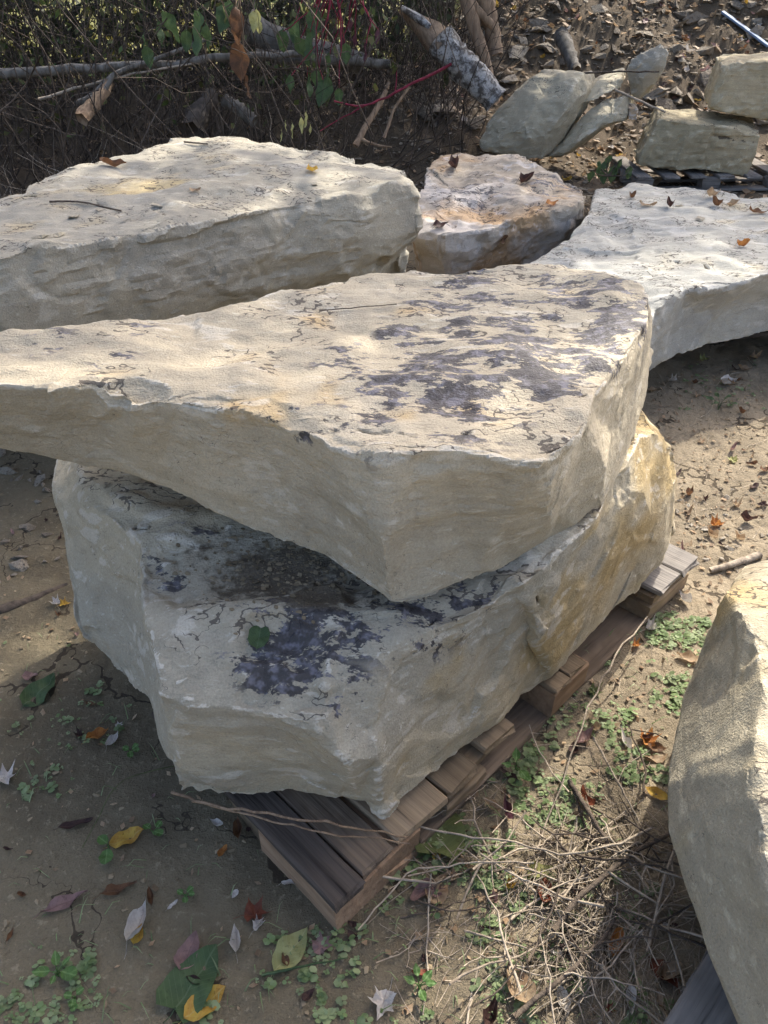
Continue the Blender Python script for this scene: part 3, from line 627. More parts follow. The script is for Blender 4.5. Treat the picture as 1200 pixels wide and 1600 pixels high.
g0 = lambda x, y: float(gheight([x], [y])[0])
_u = Vector((math.cos(ANG), math.sin(ANG), 0)); pk = P(1036, 1600, .115)-_u*.30; pk.z = 0
simple_pallet('bluish grey weathered pallet under the near boulder at the right edge', pk, ANG-math.pi/2, .8, .95, m_wood_grey)
simple_pallet('pallet in deep shade under the pale blue-grey slab', (1.45, 3.4, g0(1.7, 3.6)+.06), R(8), .9, .6, m_wood_dark)  # wood coloured dark to carry the shade under the slab
simple_pallet('grey pallet under the pair of squarish boulders at upper right', (1.95, 6.35, g0(2.2, 6.5)+.03), R(2), 1.2, .7, m_wood_grey)
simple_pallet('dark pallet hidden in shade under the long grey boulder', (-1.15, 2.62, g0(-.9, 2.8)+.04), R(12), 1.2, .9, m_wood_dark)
# ------------------------------------------------------------------ leaf shapes
def leaf_mesh(kind, size, curl=.2, fold=.25, seed=0, tint=.5):
    rs = np.random.RandomState(seed)
    if kind in ('ovate', 'lance', 'heart', 'round'):
        n, m = 10, 5; t = np.linspace(0, 1, n); s = np.linspace(-1, 1, m)
        if kind == 'ovate': w = .30*np.sin(np.pi*t**.75)**.85
        elif kind == 'lance': w = .15*np.sin(np.pi*t**.85)**.9
        elif kind == 'heart': w = .38*np.sin(np.pi*(t*.93+.07)**.6)**.8
        else: w = .42*np.sqrt(np.clip(1-(2*t-1)**2, 0, 1))
        w = w*(1+rs.uniform(-.06, .06, n)); w[-1] = .004; w[0] = max(w[0], .01)
        T, S = np.meshgrid(t, s, indexing='ij'); Wd = w[:, None]*np.ones(m)
        x = T-.5-(.10*np.abs(S)*(1-T)**4 if kind == 'heart' else 0); y = S*Wd
        ph = rs.uniform(0, 6); z = fold*np.abs(y)*1.2+curl*((T-.5)**2)*1.5+.07*np.sin(T*8+ph)*S*(.5+curl)+.03*np.sin(T*13+ph*2)+rs.normal(size=T.shape)*.012
        if curl > .5: # rolled
            a = S*curl*1.6; y = Wd*np.sin(a)/(curl*1.6); z = z+Wd*(1-np.cos(a))/(curl*1.6)
        v = np.stack([x, y, z], -1).reshape(-1, 3)*size
        i = np.arange(n-1)[:, None]*m+np.arange(m-1)[None]; i = i.ravel(); q = np.stack([i, i+1, i+m+1, i+m], 1)
        mb = MB(); mb.add(v, q, None, tint)
        mb.tube([(-.5*size-.22*size, rs.uniform(-.05, .05)*size, .02*size), (-.6*size, 0, .03*size), (-.48*size, 0, z[0, 2]*size)], [.007*size, .009*size, .008*size], 3, tint)
        return mb.mesh('leaf')
    # lobed maple leaf
    k = 41; th = np.linspace(-math.pi, math.pi, k); lob = np.array([0, .95, -.95, 1.9, -1.9]); ln = np.array([.56, .50, .50, .36, .36])
    r = np.full(k, .30)
    for a, l in zip(lob, ln):
        d = np.abs(th-a); r = np.maximum(r, l*np.clip(1-(d/.66)**1.15, 0, 1)**.8*(1+.12*np.cos(d*24)))
    r *= 1+rs.uniform(-.06, .06, k); rings = [.0, .3, .62, 1.0]; v = []; ph = rs.uniform(0, 6)
    for f in rings:
        rr = r*f; x = rr*np.cos(th)-.1; y = rr*np.sin(th); R2 = np.hypot(x, y)
        z = curl*R2**1.6*(1+.8*np.sin(th*2+ph))*1.3+fold*np.abs(y)*.8+(.03+.06*curl)*np.sin(th*5+ph)*f; x = x*(1-.35*curl*f); y = y*(1-.45*curl*f)
        v.append(np.stack([x, y, z], 1))
    v = np.vstack(v)*size*.95; q = [(a*k+j, a*k+j+1, (a+1)*k+j+1, (a+1)*k+j) for a in range(3) for j in range(k-1)]
    mb = MB(); mb.add(v, q, None, tint); mb.tube([(-.12*size, 0, 0), (-.4*size, .05*size, .03*size), (-.65*size, .02*size, .0)], [.008*size]*3, 3, tint)
    return mb.mesh('leaf')
LM = dict(
    brown=leaf_mat('leaf_brown', (.17, .085, .042), (.10, .055, .032), (.20, .12, .07)), dark=leaf_mat('leaf_dark_brown', (.07, .038, .032), (.045, .026, .024), (.10, .06, .05)),
    tan=leaf_mat('leaf_tan', (.40, .30, .19), (.30, .20, .12), (.22, .15, .09)), orange=leaf_mat('leaf_orange', (.46, .20, .055), (.34, .13, .04), (.5, .3, .1)),
    yellow=leaf_mat('leaf_yellow', (.55, .37, .07), (.44, .25, .05), (.5, .4, .15), spots=.6), lime=leaf_mat('leaf_yellow_green', (.42, .41, .17), (.33, .33, .13), (.5, .47, .25), spots=.45),
    white=leaf_mat('leaf_pale', (.60, .56, .50), (.44, .40, .36), (.35, .30, .26), spots=.5, trans=.2), mauve=leaf_mat('leaf_mauve', (.30, .19, .17), (.22, .14, .13), (.18, .11, .10)),
    purple=leaf_mat('leaf_purple', (.095, .038, .05), (.06, .028, .036), (.14, .06, .07), rough=.4), green=leaf_mat('leaf_green', (.085, .135, .055), (.06, .10, .042), (.14, .19, .10), rough=.55, spots=.35),
    olive=leaf_mat('leaf_olive', (.14, .17, .065), (.10, .12, .045), (.2, .22, .1)), seed=leaf_mat('leaf_fresh', (.10, .19, .05), (.08, .15, .042), (.2, .32, .12), rough=.5, spots=.05), redbrown=leaf_mat('leaf_red_brown', (.22, .07, .04), (.14, .05, .03), (.25, .1, .06)))
from mathutils import Quaternion
_lc = {}
def put_leaf(px, py, size, kind, colr, label=None, yaw=0, curl=.2, fold=.2, tilt=0, group=None, lift=.004, name='fallen_leaf', cat='leaf', only=None, h=None):
    h = h or hit(px, py, only)
    if kind == 'maple' and (py < 430 or (curl > .75 and colr != 'yellow')): kind = 'ovate'
    if h is None: return None
    l, n, ob = h; key = (kind, colr, round(curl, 1), round(fold, 1), rnd.randrange(3))
    if key not in _lc: _lc[key] = leaf_mesh(kind, .1, curl, fold, len(_lc)+5); _lc[key].materials.append(LM[colr])
    size *= .72 if kind == 'maple' else .85
    o = link(name, _lc[key]); o.scale = (size/.1, size/.1*rnd.uniform(.8, 1.1), size/.1*rnd.uniform(.9, 1.5))
    qn = Vector((0, 0, 1)).rotation_difference(n.lerp(Vector((0, 0, 1)), .35).normalized())
    o.rotation_mode = 'QUATERNION'; o.rotation_quaternion = qn @ Quaternion((0, 0, 1), R(yaw)) @ Quaternion((1, 0, 0), R(tilt))
    o.location = l+n*lift
    if label: tag(o, label, cat, group)
    return o
# sizes in metres; yaw 0 = tip to the right of the picture, 90 = tip away from the camera
LEAVES = [
 (64, 1082, .125, 'ovate', 'green', 'large dark green leaf on the shaded mud left of the lower stone', 60, .15, .25), (152, 1154, .065, 'ovate', 'orange', 'curled orange-brown leaf on shaded mud left of the lower stone', 40, .6, .3),
 (124, 1150, .06, 'maple', 'dark', 'dark brown crumpled leaf left of the curled orange one', 120, .6, .4), (178, 1161, .055, 'ovate', 'white', 'crumpled pale grey leaf right of the curled orange one', 70, .7, .3),
 (88, 944, .075, 'maple', 'white', 'white lobed leaf against the left flank of the lower stone', 130, .5, .4), (102, 946, .06, 'maple', 'yellow', 'yellow lobed leaf under the white one by the lower stone', 30, .4, .3),
 (12, 1216, .10, 'maple', 'white', 'pale lobed leaf cut by the left edge of the picture', 60, .4, .3), (200, 1312, .085, 'ovate', 'yellow', 'yellow leaf with brown blotches among green seedlings on the mud', 30, .25, .25),
 (120, 1290, .085, 'lance', 'dark', 'long dark brown leaf above the yellow blotched leaf on the mud', 20, .3, .5), (104, 1412, .105, 'lance', 'mauve', 'long purplish brown leaf on the mud at lower left', 28, .25, .4),
 (187, 1392, .085, 'lance', 'brown', 'long brown leaf right of the purplish one on the mud', 22, .3, .4), (216, 1452, .10, 'maple', 'white', 'white curled lobed leaf with a yellow middle on the mud', 80, .9, .5), (216, 1463, .045, 'ovate', 'yellow', 'yellow scrap inside the white curled leaf', 80, .5, .5),
 (456, 1486, .115, 'ovate', 'lime', 'large pale yellow-green leaf in front of the pallet corner', 55, .12, .15), (308, 1528, .145, 'heart', 'green', 'large green heart-shaped leaf at the bottom', 62, .12, .25),
 (322, 1570, .10, 'ovate', 'yellow', 'yellow-orange leaf under the heart-shaped green one', 40, .3, .3), (296, 1490, .085, 'ovate', 'mauve', 'grey-brown ribbed leaf beside the heart-shaped green one', 75, .3, .3),
 (371, 1476, .06, 'maple', 'white', 'small white folded leaf right of the grey-brown ribbed one', 100, .8, .6), (404, 1446, .065, 'maple', 'white', 'small lilac-white leaf near the pallet corner', 60, .6, .4), (402, 1432, .10, 'maple', 'redbrown', 'dark red-brown lobed leaf under the small lilac-white one', 10, .3, .3),
 (373, 1301, .06, 'ovate', 'brown', 'curled brown leaf in the shadow under the lower stone', 100, .8, .4), (349, 1333, .035, 'ovate', 'orange', 'small orange-brown leaf in the shadow under the lower stone', 60, .6, .3),
 (505, 1476, .085, 'maple', 'mauve', 'mauve leaf against the pallet corner', 45, .25, .2), (597, 1572, .11, 'maple', 'white', 'white spiky lobed leaf at the bottom in the sun', 250, .6, .4), (458, 1381, .055, 'lance', 'white', 'narrow pale curled leaf hanging at the pallet corner', 10, .6, .5),
 (688, 1292, .17, 'heart', 'olive', 'big olive green leaf tucked under the pallet edge', 80, .2, .2), (791, 1272, .095, 'lance', 'purple', 'dark purple rolled leaf standing among seedlings beside the pallet', 95, .9, .4), (683, 1394, .085, 'ovate', 'tan', 'tan leaf in front of the pallet corner in the sun', 60, .3, .3),
 (682, 1341, .045, 'maple', 'yellow', 'small yellow leaf by the pallet front corner', 30, .3, .3), (796, 1385, .07, 'maple', 'yellow', 'bright yellow crumpled leaf left of the twig heap', 60, .7, .5), (843, 1368, .075, 'ovate', 'lime', 'pale yellow-green folded leaf in the twig heap', 20, .4, .5),
 (850, 1398, .075, 'ovate', 'redbrown', 'red-brown leaf under the pale folded one in the twig heap', 80, .4, .4), (915, 1156, .075, 'maple', 'mauve', 'pink-brown crumpled leaf beside the pallet runner', 40, .8, .4), (976, 1162, .085, 'lance', 'white', 'white shrivelled leaf between the pallet and the near boulder', 95, .7, .6),
 (1010, 1158, .11, 'maple', 'orange', 'broad orange-brown leaf close to the near boulder', 60, .4, .3), (1026, 1242, .065, 'ovate', 'yellow', 'yellow leaf touching the near boulder', 140, .4, .3), (965, 1482, .075, 'ovate', 'orange', 'orange curled leaf low in the twig heap', 60, .7, .4),
 (1031, 1522, .085, 'ovate', 'redbrown', 'red-brown leaf in the shadow of the near boulder', 120, .3, .3), (810, 1545, .10, 'ovate', 'tan', 'tan-brown leaf at the bottom under the twigs', 110, .4, .4), (994, 1010, .065, 'maple', 'orange', 'bright orange lobed leaf beside the far half of the pallet', 50, .6, .3),
 (929, 1082, .085, 'maple', 'olive', 'pale green crumpled leaf beside the pallet runner', 30, .5, .3), (1018, 985, .095, 'maple', 'white', 'white crumpled leaf at the far end of the pallet', 20, .6, .4), (1074, 1031, .075, 'ovate', 'tan', 'pale tan leaf left of the near boulder tip', 160, .3, .3),
 (1069, 940, .065, 'ovate', 'white', 'white shrivelled leaf at the pallet far corner', 110, .8, .5), (1145, 720, .085, 'maple', 'lime', 'yellow-green lobed leaf on bare mud right of the stack', 90, .2, .2), (1152, 791, .085, 'maple', 'tan', 'pinkish tan leaf on the ground right of the stack', 30, .5, .3),
 (1120, 822, .10, 'maple', 'orange', 'tattered orange-tan leaf below the pinkish tan one', 20, .4, .3), (1050, 596, .10, 'maple', 'white', 'white lobed leaf in the shade of the pale slab', 130, .5, .3), (1135, 602, .11, 'maple', 'white', 'white arched leaf with an orange patch at the edge of the slab shade', 20, .8, .5),
 (1101, 563, .10, 'maple', 'lime', 'yellow leaf in the shade under the pale slab', 20, .3, .2), (1180, 560, .13, 'maple', 'tan', 'tan leaf at the right edge under the pale slab', 30, .4, .3),
 (487, 268, .085, 'ovate', 'yellow', 'yellow leaf on top of the long grey boulder', 110, .5, .4), (177, 261, .12, 'ovate', 'brown', 'brown curled leaf on top of the long grey boulder', 10, .6, .3), (305, 300, .05, 'ovate', 'tan', 'small tan leaf on top of the long grey boulder', 30, .4, .3),
 (988, 310, .10, 'maple', 'brown', 'brown curled leaf at the back of the pale slab', 60, .8, .4), (1112, 308, .10, 'maple', 'tan', 'tan curled leaf at the back edge of the pale slab', 20, .7, .4), (1118, 322, .09, 'maple', 'brown', 'dark brown leaf right behind the pale bark on the slab', 110, .7, .4), (1145, 322, .09, 'maple', 'tan', 'light tan crumpled leaf on the pale slab at the right', 200, .7, .4),
 (1045, 324, .08, 'maple', 'dark', 'small dark leaf in the middle of the pale slab', 100, .8, .4), (1010, 322, .11, 'lance', 'tan', 'long narrow tan leaf on the pale slab', 5, .5, .4), (1185, 334, .13, 'lance', 'brown', 'long brown leaf on the pale slab at the right edge', 0, .5, .4), (1160, 386, .085, 'ovate', 'orange', 'orange leaf standing on the pale slab', 20, .7, .4),
 (818, 286, .13, 'maple', 'dark', 'dark brown leaf on the chalky brown boulder', 40, .6, .4), (712, 262, .14, 'maple', 'dark', 'blackish leaf clump on top of the chalky brown boulder', 90, .6, .4), (688, 354, .09, 'ovate', 'dark', 'dark leaf low on the front of the chalky brown boulder', 20, .4, .3), (862, 320, .08, 'ovate', 'orange', 'orange leaf on the right shoulder of the chalky brown boulder', 20, .5, .3), (785, 372, .06, 'ovate', 'brown', 'brown leaf at the front rim of the chalky brown boulder', 80, .5, .3),
 (405, 996, .055, 'round', 'green', 'dark green oval leaf on the stained ledge of the lower stone', 85, .15, .2),
 (1165, 305, .07, 'ovate', 'redbrown', 'red-brown leaf at the far right back of the pale slab', 50, .6, .3)]
LOOK = dict(brown='brown', dark='blackish brown', tan='tan', orange='orange', yellow='yellow', lime='yellow-green', white='whitish', mauve='mauve', purple='purple', green='green', olive='olive', seed='green', redbrown='red-brown')
PLACES = [(690, 60, 'beside the birch log'), (760, 90, 'beside the split trunk'), (800, 40, 'right of the split trunk'), (880, 70, 'above the leaning boulder'), (900, 20, 'high above the leaning boulder'), (950, 80, 'left of the pointed stone'), (1010, 30, 'above the pointed stone'), (1070, 90, 'right of the pointed stone'),
          (1100, 30, 'left of the blue strip'), (1180, 60, 'below the blue strip'), (1180, 15, 'right of the blue strip'), (1060, 150, 'above the grooved boulder'), (1000, 190, 'left of the grooved boulder'), (940, 230, 'below the wedge stone'), (850, 260, 'below the leaning boulder'),
          (1100, 580, 'in the shade of the pale slab'), (1040, 650, 'by the yellowish end of the lower stone'), (1150, 680, 'on the bare cracked mud'), (1080, 780, 'right of the yellowish stone end'), (1170, 820, 'on the gravel'), (1080, 860, 'by the pallet far corner'),
          (640, 1400, 'by the pallet front corner'), (600, 1560, 'at the bottom in the sun'), (740, 1260, 'along the pallet runner'), (900, 1150, 'between runner and near boulder'), (1000, 1300, 'against the near boulder'), (800, 1450, 'left of the twig heap'), (920, 1400, 'in the twig heap'), (980, 1560, 'in the near boulder shadow'), (760, 1570, 'at the bottom below the twigs'),
          (50, 800, 'at the left under the top slab'), (60, 950, 'by the old root on the left'), (60, 1150, 'near the large dark green leaf'), (180, 1220, 'at the left foot of the lower stone'), (60, 1350, 'at the left edge'), (200, 1400, 'in the middle of the mud'), (330, 1350, 'in front of the lower stone'), (100, 1530, 'by the four-leaved seedling'), (280, 1540, 'by the heart-shaped leaf'), (430, 1520, 'by the pale yellow-green leaf')]
ANCH = [(715, 105, 'birch log'), (765, 60, 'split trunk'), (830, 175, 'leaning boulder'), (930, 185, 'wedge stone'), (1012, 110, 'pointed stone'), (1090, 225, 'grooved boulder'), (1160, 140, 'upper boulder'), (1150, 45, 'blue strip'), (888, 85, 'grey stub')]
def near_place(px, py):
    if py < 230 and px > 620:
        ax, ay, nm = min(ANCH, key=lambda q: (q[0]-px)**2+(q[1]-py)**2); d = math.hypot(px-ax, py-ay); k = int(round(math.degrees(math.atan2(ay-py, px-ax))/45)) % 8
        return ('close ' if d < 35 else 'well ' if d > 75 else '')+['right of', 'up right of', 'above', 'up left of', 'left of', 'down left of', 'below', 'down right of'][k]+' the '+nm
    return min(PLACES, key=lambda q: (q[0]-px)**2+(q[1]-py)**2)[2]
def scatter_leaves():
    for (px, py, sz, kd, cl, lb, yw, cu, fo) in LEAVES: put_leaf(px, py, sz, kd, cl, lb, yw, cu, fo)
    rs = random.Random(5)
    def some(n, box, cols, smin, smax, label, group, ok=None):
        for _ in range(n):
            for _t in range(6):
                px, py = rs.uniform(box[0], box[2]), rs.uniform(box[1], box[3]); h = hit(px, py)
                if h and h[2].name == 'ground' and (ok is None or ok(px, py)): break
            else: continue
            kd, cl, sz = rs.choice(['ovate', 'maple', 'lance', 'ovate']), rs.choice(cols), rs.uniform(smin, smax)
            lb = label.format(look=LOOK[cl]+' '+{'ovate': 'oval', 'maple': 'lobed', 'lance': 'narrow'}[kd], place=near_place(px, py))
            put_leaf(px, py, sz, kd, cl, lb, rs.uniform(0, 360), rs.choice([.2, .5, .7, .9]), rs.choice([.2, .4]), group=group, h=h)
    some(34, (590, 1100, 1060, 1600), ['tan', 'brown', 'redbrown', 'mauve', 'white', 'tan', 'brown', 'dark'], .03, .07, 'small {look} leaf scrap {place}', 'dry leaf scraps by the twig heap', lambda x, y: x > 760-(y-1100)*.35)
    some(26, (1010, 570, 1200, 880), ['tan', 'brown', 'dark', 'mauve', 'brown'], .03, .08, 'small {look} leaf scrap {place}', 'dry leaf scraps right of the stack')
    some(24, (0, 760, 560, 1600), ['brown', 'dark', 'mauve', 'white', 'dark'], .02, .05, 'tiny {look} leaf scrap {place}', 'leaf scraps on the shaded mud')
    some(22, (760, 230, 1000, 290), ['tan', 'brown', 'yellow', 'white', 'tan'], .05, .11, '{look} leaf in the litter {place}', 'leaves behind the chalky boulder')
    some(110, (640, 0, 1200, 190), ['tan', 'brown', 'mauve', 'white', 'dark', 'brown', 'yellow'], .05, .13, '{look} fallen leaf on the bank {place}', 'fallen leaves on the rubble bank')
scatter_leaves()

# ------------------------------------------------------------------ seedlings and ground cover
def seedling(px, py, label, leaves, h=.02, cl='seed'):
    ht = hit(px, py)
    if ht is None: return
    l, n, ob = ht; root = empty('seedling', l); tag(root, label, 'plant')
    mb = MB()
    for (dx, dy, sz, yw, kind) in leaves:
        dx, dy, sz = dx*.75, dy*.75, sz*.75
        tip = Vector((dx, dy, h)); mb.tube([(0, 0, -.004), (dx*.3, dy*.3, h*.8), tuple(tip)], [.0014, .0012, .001], 4, .5)
        o = link('leaf', leaf_mesh(kind, sz, .1, .15, int(abs(dx*9000))+3), LM[cl], root, tip+Vector((math.cos(R(yw))*sz*.45, math.sin(R(yw))*sz*.45, .003))); o.rotation_euler = (R(rnd.uniform(-14, 14)), R(rnd.uniform(-18, 4)), R(yw))
    mb.build('stem', LM[cl], root)
seedling(92, 1525, 'green seedling with four oval leaves at the lower left of the mud', [(-.018, .0, .042, 190, 'ovate'), (.018, -.003, .042, -15, 'round'), (-.005, .014, .036, 110, 'ovate'), (.012, .014, .026, 50, 'ovate'), (.0, -.012, .024, -90, 'ovate')])
seedling(118, 1560, 'tiny round-leaved seedling below the four-leaved one', [(.005, .004, .020, 40, 'round'), (-.006, .0, .020, 180, 'round'), (.0, -.008, .022, -80, 'round'), (.004, -.018, .022, -60, 'round')], .01)
seedling(172, 1330, 'seedling with one big round leaf beside the yellow blotched leaf', [(.0, -.012, .045, -80, 'round'), (-.008, .012, .034, 150, 'round')], .015)
seedling(240, 1303, 'pair of small round leaves right of the yellow blotched leaf', [(-.008, .004, .026, 150, 'round'), (.008, -.004, .030, -20, 'round'), (.01, .01, .022, 60, 'round')], .012)
seedling(806, 1205, 'light green seedling beside the pallet with upright oval leaves', [(.0, .012, .042, 85, 'ovate'), (.006, -.03, .046, -60, 'ovate'), (-.02, -.01, .032, 170, 'ovate'), (.018, -.05, .024, -50, 'round')], .03)
seedling(290, 1402, 'small clover-like seedling in the middle of the mud', [(.006, .006, .02, 45, 'round'), (-.006, .003, .018, 160, 'round'), (.002, -.008, .02, -70, 'round'), (.012, .0, .016, 0, 'round')], .01)
seedling(205, 1178, 'clump of round seedling leaves near the lower stone left foot', [(.006, .006, .024, 45, 'round'), (-.006, .003, .022, 160, 'round'), (.002, -.008, .024, -70, 'round'), (.012, .0, .020, 0, 'round')], .012)
seedling(655, 1545, 'bright green weed at the bottom in the sun', [(.01, .006, .034, 45, 'ovate'), (-.012, .003, .032, 160, 'ovate'), (.002, -.014, .034, -70, 'ovate'), (.016, .0, .028, 0, 'ovate'), (-.004, .018, .03, 100, 'ovate')], .02)
seedling(1122, 640, 'thin-leaved weed on bare mud right of the stack', [(.03, .02, .075, 40, 'lance'), (-.03, .015, .075, 150, 'lance'), (.03, -.015, .065, -30, 'lance'), (-.02, -.02, .06, 210, 'lance'), (.0, .03, .07, 90, 'lance')], .04, 'green')
def cover():
    rs = np.random.RandomState(21); mb = MB(); k = 6; th = np.arange(k)*2*math.pi/k
    spots = [((640, 940, 1060, 1330), 520, .64), ((560, 1300, 820, 1600), 230, .64), ((0, 1000, 260, 1250), 60, .74), ((0, 1480, 430, 1600), 80, .70), ((390, 1450, 560, 1600), 70, .5), ((1060, 560, 1200, 640), 60, .5), ((820, 1300, 1060, 1600), 110, .55), ((1010, 960, 1110, 1120), 220, .5)]
    gb = [s for s in SOLIDS if s[0].name == 'ground'][0][1]
    for box, n, thr in spots:
        c = 0
        for _ in range(n*6):
            if c >= n: break
            px, py = rs.uniform(box[0], box[2]), rs.uniform(box[1], box[3]); h = hit(px, py)
            if h is None or h[2].name != 'ground': continue
            l = h[0]
            if fbm(np.array([[l.x*9, l.y*9, 0]]), 3, 90)[0]*.9+.5+rs.normal()*.1 < thr: continue
            c += 1; s0 = .0022+.0055*rs.rand()**2; m = rs.randint(3, 6); ph = rs.uniform(0, 6); hh = rs.uniform(.002, .010); tn = rs.uniform(.25, .85)
            for j in range(m):
                a = ph+j*2*math.pi/m+rs.uniform(-.4, .4); r = s0*rs.uniform(.7, 1.3); cx, cy = l.x+math.cos(a)*s0*1.15, l.y+math.sin(a)*s0*1.15; tz = rs.uniform(-.5, .5, 2)
                ox, oy = np.cos(th)*r, np.sin(th)*r*.85
                v = np.stack([cx+ox, cy+oy, l.z+hh+ox*tz[0]+oy*tz[1]], 1); mb.add(v, [(0, 1, 2, 3), (0, 3, 4, 5)], None, tn)
    for _ in range(420):                      # grass blades between the weeds
        px, py = (rs.uniform(560, 1060), rs.uniform(960, 1600)) if rs.rand() < .7 else (rs.uniform(0, 520), rs.uniform(980, 1600)); h = hit(px, py)
        if h is None or h[2].name != 'ground': continue
        l = np.array(h[0]); a = rs.uniform(0, 6.28); L = rs.uniform(.012, .05); w = rs.uniform(.0006, .0016); dv = np.array([math.cos(a), math.sin(a), 0]); sv = np.array([-math.sin(a), math.cos(a), 0])*w
        m_ = l+dv*L*.5+np.array([0, 0, L*.55]); e = l+dv*L+np.array([0, 0, L*rs.uniform(.1, .7)]); mb.add([l-sv, l+sv, m_+sv*.8, m_-sv*.8, e], [(0, 1, 2, 3)], [(3, 2, 4)], rs.uniform(.2, .9))
    o = mb.build('ground_cover', leaf_mat('tiny_weed', (.15, .215, .085), (.24, .29, .15), rough=.5, spots=.0)); tag(o, 'tiny round-leaved weeds sprinkled over the soil', kind='stuff')
cover()

# ------------------------------------------------------------------ crumbs of soil, gravel, rubble
def hull_mesh(name, seed, n=9, flat=.7):
    rs = np.random.RandomState(seed); p = rs.normal(size=(n, 3)); p /= np.linalg.norm(p, axis=1)[:, None]; p *= rs.uniform(.75, 1.1, (n, 1))*np.array([1.25, .9, flat])
    bm = bmesh.new(); [bm.verts.new(x) for x in p]; r = bmesh.ops.convex_hull(bm, input=bm.verts[:])
    bmesh.ops.delete(bm, geom=[g for g in r['geom_interior'] if isinstance(g, bmesh.types.BMVert)], context='VERTS'); bmesh.ops.triangulate(bm, faces=bm.faces[:]); bmesh.ops.recalc_face_normals(bm, faces=bm.faces[:])
    me = bpy.data.meshes.new(name); bm.to_mesh(me); bm.free(); return me
def rubble_mat(name, c1, c2, c3):
    t = NT(name); v = t.obj(); rn = t.rand(); n = t.noise(v, 3, 3, .7)
    c = t.mix(rn, c1, c2); c = t.mix(t.ramp(n, .5, .7), c, c3); c = t.mix(1.0, c, t.mix(t.at('tint'), (.5,)*3, (1.5,)*3), 'MULTIPLY') if name == 'soil_crumb' else c
    t.color(c); t.rough(.92); t.normal(t.bump(n, .08, .5)); return t.m
m_rub = rubble_mat('rubble_stone', (.30, .26, .20), (.15, .125, .095), (.08, .066, .05)); m_peb = rubble_mat('pebble', (.40, .36, .29), (.24, .20, .15), (.16, .13, .09)); m_crumb = rubble_mat('soil_crumb', (.24, .19, .12), (.24, .19, .12), (.15, .115, .07))
hulls = [hull_mesh('rubble', 100+i, 10, .5+.05*i) for i in range(8)]; pebs = [hull_mesh('pebble', 200+i, 9, .6) for i in range(5)]
for m in hulls: m.materials.append(m_rub)
for m in pebs: m.materials.append(m_peb)
def throw(n, box, meshes, name, smin, smax, label, cat, group, ok=None, power=2.0):
    rs = random.Random(len(name)*31+n)
    for _ in range(n):
        for _t in range(8):
            px, py = rs.uniform(box[0], box[2]), rs.uniform(box[1], box[3]); h = hit(px, py)
            if h and h[2].name == 'ground' and (ok is None or ok(px, py)): break
        else: continue
        s = smin+(smax-smin)*rs.random()**power
        o = link(name, rs.choice(meshes)); o.location = h[0]+Vector((0, 0, s*.25)); o.scale = (s, s*rs.uniform(.6, 1.1), s*rs.uniform(.5, .9)); o.rotation_euler = (rs.uniform(-.5, .5), rs.uniform(-.5, .5), rs.uniform(0, 6.28)); f_ = (s-smin)/(smax-smin)
        tag(o, label.format(size='large' if f_ > .5 else 'middling' if f_ > .15 else 'small', place=near_place(px, py)), cat, group)
throw(210, (620, 0, 1200, 200), hulls, 'rubble_stone', .022, .13, '{size} angular stone fragment on the bank {place}', 'stone', 'stone fragments on the rubble bank')
throw(70, (1040, 760, 1200, 900), pebs, 'pebble', .006, .016, '{size} pale pebble {place}', 'pebble', 'gravel above the near boulder')
throw(40, (540, 140, 760, 235), pebs, 'pebble', .015, .035, 'small grey pebble below the brush behind the boulders', 'pebble', 'gravel below the brush')
throw(26, (0, 640, 110, 900), hulls, 'clod', .01, .035, '{size} dark clod of soil {place}', 'clod', 'clods left of the stack')
